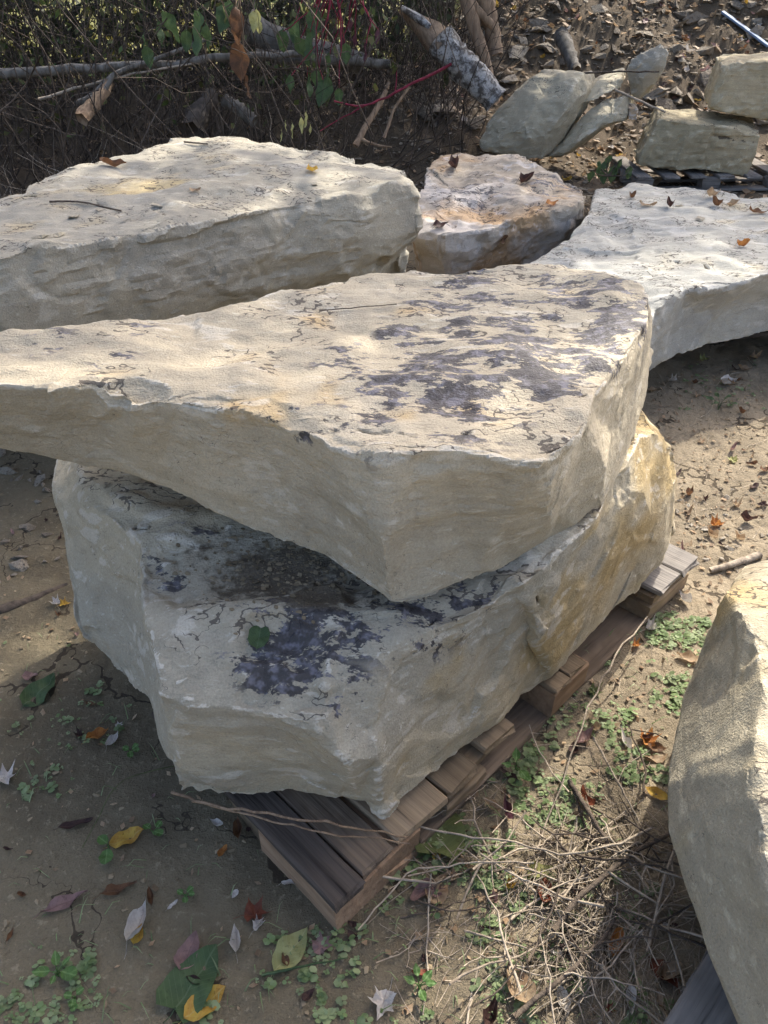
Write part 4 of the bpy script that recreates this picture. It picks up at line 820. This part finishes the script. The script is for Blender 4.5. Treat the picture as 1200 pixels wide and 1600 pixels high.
def crumbs():
    rs = np.random.RandomState(33); mb = MB(); base = []
    for i in range(5):
        m = hull_mesh('c', 300+i, 7, .7); v = np.array([x.co[:] for x in m.vertices]); t = np.array([p.vertices[:] for p in m.polygons]); base.append((v, t)); bpy.data.meshes.remove(m)
    N = 5200; u = rs.uniform(0, 1, (N, 2)); X = np.where(rs.rand(N) < .72, rs.uniform(-.15, 1.7, N), rs.uniform(-1.5, .0, N)); Y = .35+2.6*rs.uniform(0, 1, N)**1.2
    dens = fbm(np.stack([X*3, Y*3, X*0], 1), 3, 95)+.30*(X > .05); keep = dens > .02; X, Y = X[keep], Y[keep]; Z = gheight(X, Y)
    for x, y, z in zip(X, Y, Z):
        v, t = base[rs.randint(5)]; s = .0022+.007*rs.rand()**3; a = rs.uniform(0, 6.28); c_, s_ = math.cos(a), math.sin(a)
        w = v*s; w = np.stack([w[:, 0]*c_-w[:, 1]*s_+x, w[:, 0]*s_+w[:, 1]*c_+y, w[:, 2]+z+s*.2], 1); mb.add(w, None, t, rs.uniform(.2, .8))
    for _ in range(700):                                     # grit washed onto the ledge of the lower stone
        h = hit(rs.normal(440, 75), rs.normal(885, 32))
        if h is None or h[2].name != 'broken_boulder' or h[1].z < .5: continue
        v, t = base[rs.randint(5)]; s = .0015+.006*rs.rand()**3; mb.add(v*s+np.array(h[0])+np.array([0, 0, s*.3]), None, t, rs.uniform(.1, .8))
    o = mb.build('soil_crumbs', m_crumb); o.data.polygons.foreach_set('use_smooth', np.zeros(len(o.data.polygons), bool)); tag(o, 'loose crumbs of dry soil on the ground', kind='stuff')
    # crumbs and chips on the bank
    mb = MB(); N = 14000; px, py = rs.uniform(560, 1240, N), rs.uniform(-30, 260, N); X = rs.uniform(-.6, 6.5, N); Y = rs.uniform(6.0, 10.8, N); Z = gheight(X, Y)
    for x, y, z in zip(X, Y, Z):
        v, t = base[rs.randint(5)]; s = .008+.035*rs.rand()**4; a = rs.uniform(0, 6.28); c_, s_ = math.cos(a), math.sin(a)
        w = v*s*np.array([1, .8, .6]); w = np.stack([w[:, 0]*c_-w[:, 1]*s_+x, w[:, 0]*s_+w[:, 1]*c_+y, w[:, 2]+z+s*.3], 1); mb.add(w, None, t, rs.uniform(.1, 1.0)**2)
    o = mb.build('bank_rubble', m_rub); o.data.polygons.foreach_set('use_smooth', np.zeros(len(o.data.polygons), bool)); tag(o, 'fine rubble covering the bank', kind='stuff')
    # shredded leaf litter on bank and sunny soil
    mb = MB()
    def bits(X, Y, smin, smax):
        Z = gheight(X, Y)
        for x, y, z in zip(X, Y, Z):
            s = rs.uniform(smin, smax); a = rs.uniform(0, 6.28); t1, t2 = rs.uniform(-.6, .6, 2); ca, sa = math.cos(a), math.sin(a); f = rs.uniform(.35, .8)
            pts = np.array([(-s, 0), (0, -s*f), (s, 0), (.1*s, s*f)]); zz = pts[:, 0]*t1+pts[:, 1]*t2+rs.uniform(-.2, .3, 4)*s
            mb.add(np.stack([x+pts[:, 0]*ca-pts[:, 1]*sa, y+pts[:, 0]*sa+pts[:, 1]*ca, z+abs(s*.5)+zz], 1), [(0, 1, 2, 3)], None, rs.rand()**1.5)
    n = 4600; bits(rs.uniform(-3.5, 6.5, n), rs.uniform(4.6, 10.5, n), .015, .05)
    n = 2000; X = rs.uniform(.0, 1.6, n); Y = rs.uniform(.4, 3.2, n); bits(X, Y, .003, .013)
    n = 250; bits(rs.uniform(-1.4, .1, n), rs.uniform(.4, 1.8, n), .003, .010)
    o = mb.build('leaf_litter', LM['tan']); tag(o, 'shredded dead leaf litter', kind='stuff')
crumbs()
# ------------------------------------------------------------------ brush, logs and trees
m_twig = bark_mat('twig_bark', (.115, .09, .068), (.055, .043, .034)); m_twig_pale = bark_mat('dry_twig', (.38, .32, .245), (.24, .195, .145)); m_log = bark_mat('grey_bark', (.19, .175, .15), (.075, .065, .052), 22)
m_red = bark_mat('red_stem', (.24, .03, .055), (.13, .025, .035)); m_split = bark_mat('split_wood', (.30, .215, .14), (.17, .115, .075), 40, .12); m_trunk = bark_mat('tree_bark', (.12, .10, .08), (.06, .05, .04), 18)
def birch_mat():
    t = NT('birch_bark'); v = t.obj(); n = t.noise(t.mapn(v, (1, 1, 1)), 16, 4, .7); f = t.noise(v, 60, 3, .7)
    c = t.mix(t.ramp(n, .42, .58), (.36, .35, .325), (.085, .075, .065)); c = t.mix(t.math('MULTIPLY', t.ramp(f, .5, .7), .6), c, (.04, .035, .03)); t.color(c); t.rough(.85); t.normal(t.bump(n, .03, .9)); return t.m
m_birch = birch_mat()
def gz_at(x, y): return float(gheight([x], [y])[0])
def stick(name, pts, r0, r1, mat, label, cat, k=7, jag=.08, forks=(), n=14, amp=.03, group=None, seed=0):
    """a stick through the given points, with optional forks (start fraction, end point, radius)"""
    rs = np.random.RandomState(seed+len(label)); P_ = np.array([tuple(p) for p in pts]); s = np.linspace(0, 1, len(P_)); t = np.linspace(0, 1, n)
    path = np.stack([np.interp(t, s, P_[:, a]) for a in range(3)], 1); L = np.linalg.norm(P_[-1]-P_[0])
    for _ in range(1): path[1:-1] = path[1:-1]*.5+.25*(path[:-2]+path[2:])
    path[1:-1] += rs.normal(size=(n-2, 3))*amp*L*.12
    mb = MB(); mb.tube(path, np.linspace(r0, r1, n), k, rs.uniform(.4, .6), jag, seed)
    for f, e, r in forks:
        a = path[int(f*(n-1))]; mb.tube(wander(a, tuple(e), 7, .06, rs), np.linspace(r, r*.4, 7), max(4, k-2), .5, jag, seed+3)
    org = path.min(0); o = mb.build(name, mat, None, org); tag(o, label, cat, group); return o
# logs and limbs that can be told apart
stick('fallen_branch', [D(-40, 116, 5.9), D(120, 108, 5.9), D(330, 93, 5.95), D(480, 84, 6.1)], .034, .022, m_log, 'long grey branch lying level across the brush at upper left', 'branch', n=20)
stick('fallen_branch', [D(125, 168, 5.7), D(180, 115, 5.8), D(250, 90, 5.9), D(335, 58, 6.0)], .020, .012, m_log, 'slanting grey branch crossing the level one in the brush', 'branch')
stick('fallen_branch', [D(120, 162, 5.6), D(160, 148, 5.65), D(180, 112, 5.7)], .022, .012, m_log, 'short curved grey branch under the crossing branches', 'branch')
stick('fallen_branch', [D(60, 155, 5.7), D(180, 120, 5.8), D(300, 100, 5.9)], .010, .006, m_twig_pale, 'thin slanting twig below the level branch at upper left', 'branch')
stick('fallen_log', [D(385, 40, 6.6), D(440, 68, 6.6), D(500, 84, 6.6), D(570, 98, 6.6)], .11, .07, m_log, 'mottled grey fallen log in the brush, upper centre', 'log', k=12, jag=.10)
stick('fallen_log', [D(400, 88, 6.4), D(480, 92, 6.4), D(610, 100, 6.4)], .05, .03, m_log, 'thinner grey log below the mottled one', 'log', k=9)
bl = stick('birch_log', [D(688, 62, 6.5), D(712, 92, 6.45), D(740, 118, 6.4), D(775, 158, 6.35)], .115, .095, m_birch, 'short birch log with peeling white bark leaning in the brush', 'log', k=14, jag=.14)
_mb = MB(); _mb.tube([D(625, 14, 6.6), D(650, 32, 6.58), D(675, 52, 6.53), D(696, 72, 6.48)], [.02, .05, .085, .105], 9, .55, .22, 4); _s = _mb.build('broken_end', m_split); _s.parent = bl; _s.location = -Vector(bl.location); _s['label'] = 'splintered brown broken end'
_mb = MB(); _mb.tube([D(627, 12, 6.52), D(655, 30, 6.5), D(672, 42, 6.47)], [.018, .03, .02], 6, .6, .2, 5); _s = _mb.build('bark_strip', m_birch); _s.parent = bl; _s.location = -Vector(bl.location)
stick('split_trunk', [D(725, -20, 6.9), D(740, 40, 6.85), D(760, 100, 6.8), D(774, 160, 6.75)], .055, .035, m_split, 'thin split trunk of bare brown wood beside the birch log', 'trunk', k=9, forks=[(.1, D(775, 55, 6.9), .05)], jag=.14)
stick('split_trunk', [D(752, -20, 7.0), D(765, 30, 6.95), D(775, 85, 6.9)], .075, .05, m_split, 'thicker torn brown trunk right of the thin split one', 'trunk', k=9, jag=.2)
stick('log_end', [D(352, 158, 5.8), D(372, 168, 5.75), D(398, 190, 5.7)], .042, .04, m_log, 'rotten whitish log end sticking out of the brush', 'log', k=9, jag=.18)
stick('dead_stump', [D(335, 150, 6.0), D(318, 168, 5.9), D(300, 205, 5.75)], .05, .085, m_trunk, 'brown rotten stump in the shade below the brush', 'stump', k=11, jag=.25)
stick('bark_piece', [D(128, 186, 5.4), D(155, 155, 5.6), D(172, 130, 5.75)], .045, .035, m_split, 'brown bark piece leaning under the crossing branches', 'bark', k=5, jag=.3)
stick('root', [D(555, 228, 5.5), D(600, 150, 5.7), D(608, 128, 5.75)], .022, .012, m_split, 'brown root standing up between the boulders and the brush', 'root', forks=[(.1, D(612, 230, 5.4), .014)])
stick('weathered_stub', [D(877, 55, 8.2), D(890, 85, 7.9), D(900, 112, 7.7)], .07, .05, m_log, 'grey weathered stub standing in the rubble bank', 'stub', k=8, jag=.2)
stick('dry_stick', [D(880, 115, 6.9), D(960, 112, 6.85), D(1030, 112, 6.8)], .008, .006, m_twig, 'thin dark stick lying across the stones of the bank', 'stick')
stick('dry_stick', [D(960, 140, 6.7), D(1000, 158, 6.6), D(1040, 175, 6.5)], .010, .007, m_twig_pale, 'pale stick beside the pointed stone', 'stick')
# blue strip on the bank
h_ = hit(1150, 45); b_ = link('blue_strip', board_mesh(.62, .07, .02, 5), NT('blue_paint').m, None, hit(1124, 28)[0]+Vector((0, 0, .04))); b_.data.materials[0].node_tree.nodes['Principled BSDF'].inputs['Base Color'].default_value = (.16, .23, .34, 1)
e_ = hit(1175, 66)[0]+Vector((0, 0, .04)); d_ = e_-b_.location; b_.rotation_mode = 'QUATERNION'; b_.rotation_quaternion = d_.to_track_quat('X', 'Z'); tag(b_, 'blue painted strip lying on the rubble bank at upper right', 'board')

# tangled brush: thousands of stems nobody could count
def brush():
    rs = np.random.RandomState(77)
    mb = MB()
    for k in range(2600):
        x = rs.uniform(-5.2, 1.5); y = rs.uniform(5.2, 8.4)
        if x > -.2: y = rs.uniform(6.5, 8.4)
        if x > .75: x = rs.uniform(-5, .2)
        z = gz_at(x, y); typ = rs.rand()
        if typ < .45:      # upright arching cane
            h = rs.uniform(.5, 1.9); b = (x+rs.normal()*.45, y+rs.normal()*.35, z+h); r = rs.uniform(.002, .008)
        elif typ < .85:    # tangle
            z += rs.uniform(.0, 1.2); L = rs.uniform(.4, 1.3); a = rs.normal(size=3); a[2] *= .45; a /= np.linalg.norm(a); b = (x+a[0]*L, y+a[1]*L*.6, z+a[2]*L); r = rs.uniform(.0015, .006)
        else:              # spilling down the front
            y = rs.uniform(4.9, 5.9); z = gz_at(x, y)+rs.uniform(.02, .5); b = (x+rs.normal()*.4, y-rs.uniform(.1, .6), gz_at(x, y)+rs.uniform(0, .12)); r = rs.uniform(.0012, .004)
        b = (b[0], b[1], max(b[2], gz_at(b[0], b[1])+.01)); c = rs.uniform(.1, .9)**1.3
        mb.tube(wander((x, y, z), b, 7, .12, rs, rs.uniform(-.1, .15)), np.linspace(r, r*.4, 7), 3, c)
    tag(mb.build('brush_thicket', m_twig), 'tangled dark brush of bare stems behind the boulders', kind='stuff')
    # pale thin dead stems at the left foot of the brush
    mb = MB()
    for k in range(420):
        x = rs.uniform(-4.2, -.3); y = rs.uniform(4.6, 5.9); z = gz_at(x, y)+rs.uniform(.01, .35); a = rs.normal(size=2); L = rs.uniform(.2, .8)
        b = (x+a[0]*L*.5, y+a[1]*L*.25, max(gz_at(x, y)+.01, z+rs.normal()*.2)); r = rs.uniform(.0012, .0035)
        mb.tube(wander((x, y, z), b, 6, .12, rs), np.linspace(r, r*.5, 6), 3, rs.uniform(.2, .9))
    tag(mb.build('dead_stems', m_twig_pale), 'thin pale dead stems fallen in front of the brush', kind='stuff')
    # leaves within and behind the brush
    def leafmass(name, n, X, Y, Z, smin, smax, mat, label):
        q = np.array([(0, 1, 2, 3)]); x = rs.uniform(*X, n); y = rs.uniform(*Y, n); zz = rs.uniform(*Z, n); s = rs.uniform(smin, smax, n); A = rs.normal(size=(n, 3)); A /= np.linalg.norm(A, axis=1)[:, None]; B = np.cross(A, rs.normal(size=(n, 3))); B /= np.linalg.norm(B, axis=1)[:, None]
        c = np.stack([x, y, zz+gheight(x, y, False)], 1); keep = fbm(c*1.6, 3, 97) > -.22
        mb = MB(); c, A, B, s = c[keep], A[keep]*s[keep, None], B[keep]*s[keep, None]*.5, s[keep]
        v = np.stack([c-A, c-B, c+A, c+B], 1).reshape(-1, 3); mb.add(v, np.arange(len(v)).reshape(-1, 4)); mb.c = [np.repeat(rs.uniform(.05, 1, len(c)), 4)]
        tag(mb.build(name, mat), label, kind='stuff')
    leafmass('undergrowth', 34000, (-8, .6), (7.6, 11), (.0, 2.9), .025, .085, leaf_mat('undergrowth_leaf', (.035, .055, .022), (.06, .065, .03), spots=.2, trans=.15), 'dark leafy undergrowth behind the brush')
    leafmass('undergrowth', 1800, (-4.5, .1), (5.9, 7.4), (.5, 1.6), .02, .05, leaf_mat('undergrowth_leaf_near', (.07, .11, .035), (.11, .10, .04), spots=.2, trans=.3), 'sparse green leaves among the bare stems')
    leafmass('meadow_weeds', 6000, (-16, 3), (11.5, 17), (0, 1.3), .04, .12, leaf_mat('sunny_weed', (.09, .09, .022), (.13, .11, .032), spots=.1), 'sunlit weeds far beyond the brush')
brush()

# leafy plants hanging into the top of the picture
def hanging(name, cat, label, root_px, y0, stem_mat, lv, lcol, size, kind='ovate'):
    base = D(*root_px, y0); root = empty(name, base); tag(root, label, cat); rs = np.random.RandomState(len(label)); mb = MB()
    for (px, py, s) in lv:
        e = D(px, py, y0+rs.uniform(-.15, .15)); mb.tube(wander((0, 0, 0), tuple(e-base), 7, .08, rs), np.linspace(.006, .0025, 7), 5, .5)
        L = size*s; o = link('leaf', leaf_mesh(kind, L, .25, .25, rs.randint(999)), LM[lcol], root); o.location = e-base+Vector((0, 0, -L*.4)); o.rotation_euler = (R(rs.uniform(-40, 40)), R(rs.uniform(55, 95)), R(rs.uniform(0, 360)))
    o = mb.build('stem', stem_mat, root)
hanging('leafy_vine', 'vine', 'vine with broad hanging green leaves at the top, left of centre', (300, -40), 5.3, m_twig, [(262, 20, 1.1), (310, 25, 1.3), (325, 40, .9), (350, 5, 1.1), (245, 35, .8), (290, 50, .7), (230, 75, .7), (225, 55, .6)], 'green', .17)
hanging('yellowing_vine', 'vine', 'small vine with yellow-green leaves at the top beside the brown dead one', (380, -40), 5.2, m_twig, [(398, 18, .9), (352, 12, .7), (405, 35, .5), (362, 22, .7), (470, 5, .5)], 'lime', .13)
hanging('dead_vine', 'vine', 'brown withered vine hanging down left of centre', (372, -40), 5.15, m_split, [(370, 15, 1.0), (374, 70, 1.4), (376, 92, 1.0), (382, 120, .9), (368, 40, .7)], 'brown', .15, 'ovate')
hanging('leafy_weed', 'weed', 'weed with drooping green leaves and red stems at the top centre', (520, -40), 5.6, m_red, [(470, 60, 1.1), (485, 50, 1.0), (498, 110, 1.0), (505, 125, 1.1), (480, 120, .9), (460, 35, .8), (540, 70, .7), (515, 85, .9), (490, 15, .9), (440, 50, .8), (530, 140, .6), (455, 118, .7)], 'green', .17)
hanging('berry_weed', 'weed', 'weed with dark red drooping sprays at the top centre', (560, -40), 5.7, m_red, [(545, 30, 1.0), (555, 55, 1.0), (535, 60, .9), (572, 70, .9), (590, 45, .8), (525, 30, .7)], 'purple', .13, 'lance')
hanging('small_weed', 'weed', 'pale green weed growing just behind the long grey boulder', (460, 215), 5.0, m_twig, [(470, 185, .9), (478, 178, .8), (455, 195, .8), (440, 205, .7), (485, 195, .6), (445, 190, .6)], 'lime', .10, 'lance')
hanging('green_weed', 'weed', 'dark green weed at the foot of the leaning boulder', (950, 275), 6.1, m_twig, [(935, 255, 1.0), (950, 245, 1.1), (970, 250, 1.0), (960, 262, 1.1), (925, 268, .8), (985, 262, .8), (945, 268, .9)], 'green', .12)
stick('red_stem', [D(522, 158, 5.4), D(560, 168, 5.4), D(600, 155, 5.45), D(640, 133, 5.5), D(705, 100, 5.6)],   .005, .009, m_red, 'bright magenta plant stem curving below the brush', 'stem', forks=[(.35, D(500, 205, 5.3), .006), (.65, D(620, 110, 5.5), .006)], k=6, jag=.03)
stick('red_stem', [D(600, 215, 5.4), D(615, 170, 5.45), D(640, 135, 5.5)], .010, .008, m_split, 'brown upright stem joining the magenta one', 'stem', k=6)

# trees standing out of the picture, their crowns shading the boulders and the bank
def tree(label, base, lean, lobes, nleaf, col1, col2, seed, r=.20):
    rs = np.random.RandomState(seed); z = gz_at(base[0], base[1]); root = empty('maple_tree', (base[0], base[1], z)); tag(root, label, 'tree', 'trees around the yard'); mb = MB()
    fork = np.array([lean[0]*.5, lean[1]*.5, 3.2]); mb.tube(wander((0, 0, -.3), fork, 9, .02, rs), np.linspace(r*1.3, r*.8, 9), 10, .5, .08, seed)
    lv, la, lb = [], [], []
    for (cx, cy, cz, rad, frac) in lobes:
        c = np.array([cx-base[0], cy-base[1], cz-z]); mb.tube(wander(fork, c, 9, .05, rs), np.linspace(r*.6, .03, 9), 7, .5, .06, seed)
        for _ in range(14):
            e = c+rs.normal(size=3)*rad*.55; mb.tube(wander(c*.8+fork*.2, e, 6, .08, rs), np.linspace(.035, .006, 6), 4, .5)
        n = int(nleaf*frac); k = max(20, n//26); cl = rs.normal(size=(k, 3)); cl /= np.linalg.norm(cl, axis=1)[:, None]; cl = c+cl*(rs.rand(k, 1)**.4)*rad*np.array([1, 1, .75])
        p = cl[rs.randint(k, size=n)]+rs.normal(size=(n, 3))*rad*.11; lv.append(p)
    p = np.vstack(lv); n = len(p); A = rs.normal(size=(n, 3)); A /= np.linalg.norm(A, axis=1)[:, None]; B = np.cross(A, rs.normal(size=(n, 3))); B /= np.linalg.norm(B, axis=1)[:, None]; s = rs.uniform(.05, .10, (n, 1)); A *= s; B *= s*.62
    v = np.stack([p-A, p-B, p+A, p+B], 1).reshape(-1, 3); cm = MB(); cm.add(v, np.arange(n*4).reshape(-1, 4)); cm.c = [np.repeat(rs.uniform(.1, .9, n), 4)]
    mb.build('trunk', m_trunk, root); cm.build('crown', leaf_mat('maple_foliage', col1, col2, spots=.1, trans=.3), root)
tree('tall maple beyond the right end of the rubble bank, out of the picture', (5.8, 10.2), (-1, -.6), [(1.75, 7.1, 6.9, 1.4, .28), (2.75, 6.1, 6.9, .95, .075), (4.7, 10.6, 7.4, 1.7, .30), (5.8, 10.8, 8.6, 1.8, .3), (3.4, 10.4, 6.3, 1.3, .2)], 7500, (.07, .11, .03), (.12, .13, .035), 5)
tree('tall maple behind the brush in the middle, crown above the picture', (.6, 11.2), (.3, 0), [(.6, 11, 6.2, 1.8, .3), (2.2, 11.8, 5.6, 1.6, .3), (-.8, 10.2, 5.2, 1.5, .25), (1.4, 9.2, 5.2, 1.0, .15)], 8000, (.06, .10, .03), (.10, .12, .035), 6)
tree('tall maple behind the brush on the left, crown above the picture', (-6.4, 11.2), (1.5, -.4), [(-3.2, 11, 5.6, 1.7, .35), (-1.9, 11.6, 6.8, 1.6, .3), (-4.8, 10.4, 4.8, 1.6, .35)], 7000, (.06, .10, .03), (.11, .12, .035), 9)

# ------------------------------------------------------------------ sticks and twigs near the camera
def G(px, py, dz=.0):
    h = hit(px, py, ('ground',)); return h[0]+Vector((0, 0, dz))
stick('dry_stick', [G(1000, 1005, .10), G(945, 1085, .13), G(905, 1160, .10), G(838, 1335, .012)], .0026, .0022, m_twig_pale, 'long thin stick leaning beside the pallet runner', 'stick', k=5)
stick('dry_stick', [G(925, 1160, .02), G(965, 1240, .03), G(1003, 1305, .02)], .0028, .002, m_twig_pale, 'straight pale stick pointing at the near boulder', 'stick', k=5)
stick('dry_stick', [G(1108, 896, .012), G(1140, 888, .014), G(1185, 872, .012)], .009, .013, m_twig_pale, 'pale stick lying behind the tip of the near boulder', 'stick', k=7)
stick('vine_stem', [G(620, 1310, .07), G(700, 1328, .06), G(790, 1340, .07), G(880, 1362, .06), G(960, 1345, .07), G(1010, 1315, .05)], .0022, .0028, m_twig_pale, 'long wavy vine stem from the pallet corner to the near boulder', 'stem', k=5, n=22)
stick('vine_stem', [G(560, 1465, .03), G(640, 1380, .05), G(740, 1370, .06), G(830, 1368, .05)], .0016, .002, m_twig_pale, 'thin pale vine crossing in front of the pallet corner', 'stem', k=5, n=20)
stick('dead_branch', [G(800, 1600, .03), G(880, 1540, .04), G(930, 1490, .04), G(955, 1450, .03)], .005, .0035, m_twig, 'thickest crooked branch at the bottom of the twig heap', 'branch', forks=[(.5, G(905, 1470, .05), .003), (.7, G(1020, 1490, .06), .0025)])
stick('dead_branch', [G(1056, 1325, .05), G(1032, 1385, .06), G(1020, 1440, .04), G(1008, 1495, .02)], .0035, .003, m_twig_pale, 'forked pale branch against the near boulder', 'branch', forks=[(.3, G(1005, 1470, .03), .0025)])
stick('dead_branch', [G(888, 1228, .02), G(920, 1290, .035), G(962, 1350, .02)], .006, .004, m_twig, 'dark bundle-like branch between the runner and the heap', 'branch', forks=[(.1, G(950, 1350, .02), .004), (.3, G(985, 1340, .02), .003)])
stick('dead_branch', [G(860, 1470, .04), G(910, 1410, .05), G(985, 1350, .05), G(1050, 1310, .03)], .006, .005, m_twig, 'dark branch slanting up through the twig heap to the near boulder', 'branch')
stick('dry_stick', [G(725, 1460, .015), G(790, 1480, .02), G(842, 1492, .015)], .0025, .002, m_twig_pale, 'short straight pale stick left of the twig heap', 'stick', k=5)
stick('root', [D(268, 1238, .90), D(330, 1258, .86), D(430, 1272, .82), D(540, 1290, .80), D(635, 1308, .86)], .003, .002, m_split, 'reddish root strand hanging in front of the dark pallet board', 'root', k=5, n=20)
stick('root', [D(300, 1252, .88), D(400, 1275, .83), D(500, 1300, .80), D(640, 1318, .84)], .0022, .0016, m_split, 'thinner root strand just below the reddish one', 'root', k=5, n=20)
stick('old_root', [G(-30, 962, -.006), G(40, 940, -.004), G(105, 912, -.008)], .020, .010, m_twig, 'thick dark old root on the mud at the left edge', 'root', k=9, jag=.15)
stick('grass_blade', [G(410, 1528, .01), G(470, 1522, .03), G(545, 1508, .03)], .0035, .0012, LM['green'], 'green grass blade pointing at the pallet corner', 'grass', k=4, jag=0)
stick('dry_twig', [G(310, 1185, .0), G(190, 1235, .04), G(130, 1330, .012)], .0012, .0009, LM['olive'], 'thin green-brown stalk across the mud at left', 'stalk', k=4)
stick('dry_twig', [hit(500, 489)[0]+Vector((0, 0, .004)), hit(540, 486)[0]+Vector((0, 0, .006)), hit(620, 478)[0]+Vector((0, 0, .004))], .0014, .0010, m_twig, 'thin dark twig on the back half of the top slab', 'twig', k=5)
stick('dry_twig', [hit(78, 318)[0]+Vector((0, 0, .006)), hit(125, 318)[0]+Vector((0, 0, .008)), hit(190, 332)[0]+Vector((0, 0, .006))], .0035, .0025, m_twig, 'bent dark twig on top of the long grey boulder at left', 'twig', k=6)
stick('dry_twig', [hit(288, 224)[0]+Vector((0, 0, .006)), hit(325, 228)[0]+Vector((0, 0, .008))], .004, .003, m_twig, 'short dark twig near the back of the long grey boulder', 'twig', k=5)
def heap():
    rs = np.random.RandomState(55); rr = random.Random(8)
    meshes = []
    for i in range(8):
        mb = MB(); L = .14; p = wander((-L/2, 0, 0), (L/2, 0, .0), 9, .10, rs); mb.tube(p, np.linspace(.0016, .0009, 9), 5, rs.uniform(.3, .7))
        for _ in range(rs.randint(1, 4)):
            a = p[rs.randint(2, 7)]; d = rs.normal(size=3)*np.array([.03, .03, .012]); mb.tube([a, a+d*.6, a+d+rs.normal(size=3)*.004], [.0011, .0009, .0005], 4, .5)
        me = mb.mesh('twig'); me.materials.append(m_twig_pale if i % 3 else m_twig); meshes.append(me)
    for k in range(90):
        px, py = rr.gauss(930, 75), rr.gauss(1440, 90)
        if k < 22: px, py = rr.uniform(640, 1000), rr.uniform(1180, 1480)
        h = hit(px, py)
        if not h or h[2].name != 'ground': continue
        s = rr.uniform(.6, 2.0); o = link('dry_twig', rr.choice(meshes)); o.scale = (s, s, s); o.location = h[0]+Vector((0, 0, rr.uniform(.006, .05))); o.rotation_euler = (rr.uniform(-.3, .3), rr.uniform(-.25, .25), rr.choice([.9, .9, 2.2, 0])+rr.gauss(0, .5))
        tag(o, '%s %s dry twig %s %s' % ('long' if s > 1.5 else 'middling' if s > 1 else 'short', 'dark' if o.data.materials[0] == m_twig else 'pale', 'lying across the view' if abs(math.sin(o.rotation_euler.z)) < .5 else 'pointing away' if abs(math.sin(o.rotation_euler.z)) > .9 else 'lying slantwise', near_place(px, py)), 'twig', 'twigs of the heap')
    mb = MB()
    for k in range(900):
        if k < 520: px, py = rr.gauss(920, 90), rr.gauss(1440, 95)
        elif k < 760: px, py = rr.uniform(600, 1060), rr.uniform(1000, 1600)
        else: px, py = rr.uniform(1020, 1200), rr.uniform(560, 880)
        h = hit(px, py)
        if not h or h[2].name != 'ground': continue
        L = rr.uniform(.02, .16); a = rr.uniform(0, 6.28) if k % 2 else .9+rr.gauss(0, .4); l = h[0]; lift = rr.uniform(.002, .028) if k < 520 else rr.uniform(.001, .006)
        A = (l.x-math.cos(a)*L/2, l.y-math.sin(a)*L/2, l.z+lift); B = (l.x+math.cos(a)*L/2, l.y+math.sin(a)*L/2, l.z+lift+rr.gauss(0, .012)); r = rr.uniform(.0005, .0014)
        mb.tube(wander(A, B, 5, .08, rs), np.linspace(r, r*.6, 5), 3, rr.uniform(.2, 1))
    tag(mb.build('straw', m_twig_pale), 'fine dry straw and twiglets scattered over the soil', kind='stuff')
heap()
# flakes broken off the slabs
fl_m = [hull_mesh('flake', 400+i, 8, .22) for i in range(4)]; m_fl = rubble_mat('stone_flake', (.42, .37, .28), (.30, .27, .20), (.22, .19, .14))
for m in fl_m: m.materials.append(m_fl)
for (px, py, s, lb) in [(60, 372, .035, 'flake at the left edge of the long grey boulder'), (115, 340, .03, 'flake under the bent twig on the long grey boulder'), (85, 370, .045, 'largest loose flake on the long grey boulder'), (205, 345, .03, 'flake in the middle of the long grey boulder'), (245, 322, .035, 'flake at the crack of the long grey boulder'), (1095, 345, .05, 'pale lump on the pale slab'), (1060, 322, .03, 'small chip on the pale slab'),
                        (490, 290, .02, 'tiny flake near the yellow leaf on the long grey boulder'), (155, 328, .02, 'little flake beside the bent twig'), (565, 945, .022, 'flake of stone on the sooty ledge of the lower stone')]:
    h = hit(px, py)
    if h: o = link('stone_flake', rnd.choice(fl_m)); o.location = h[0]+h[1]*s*.15; o.scale = (s, s*.8, s*.7); o.rotation_euler = (0, 0, rnd.uniform(0, 6)); tag(o, lb, 'flake')
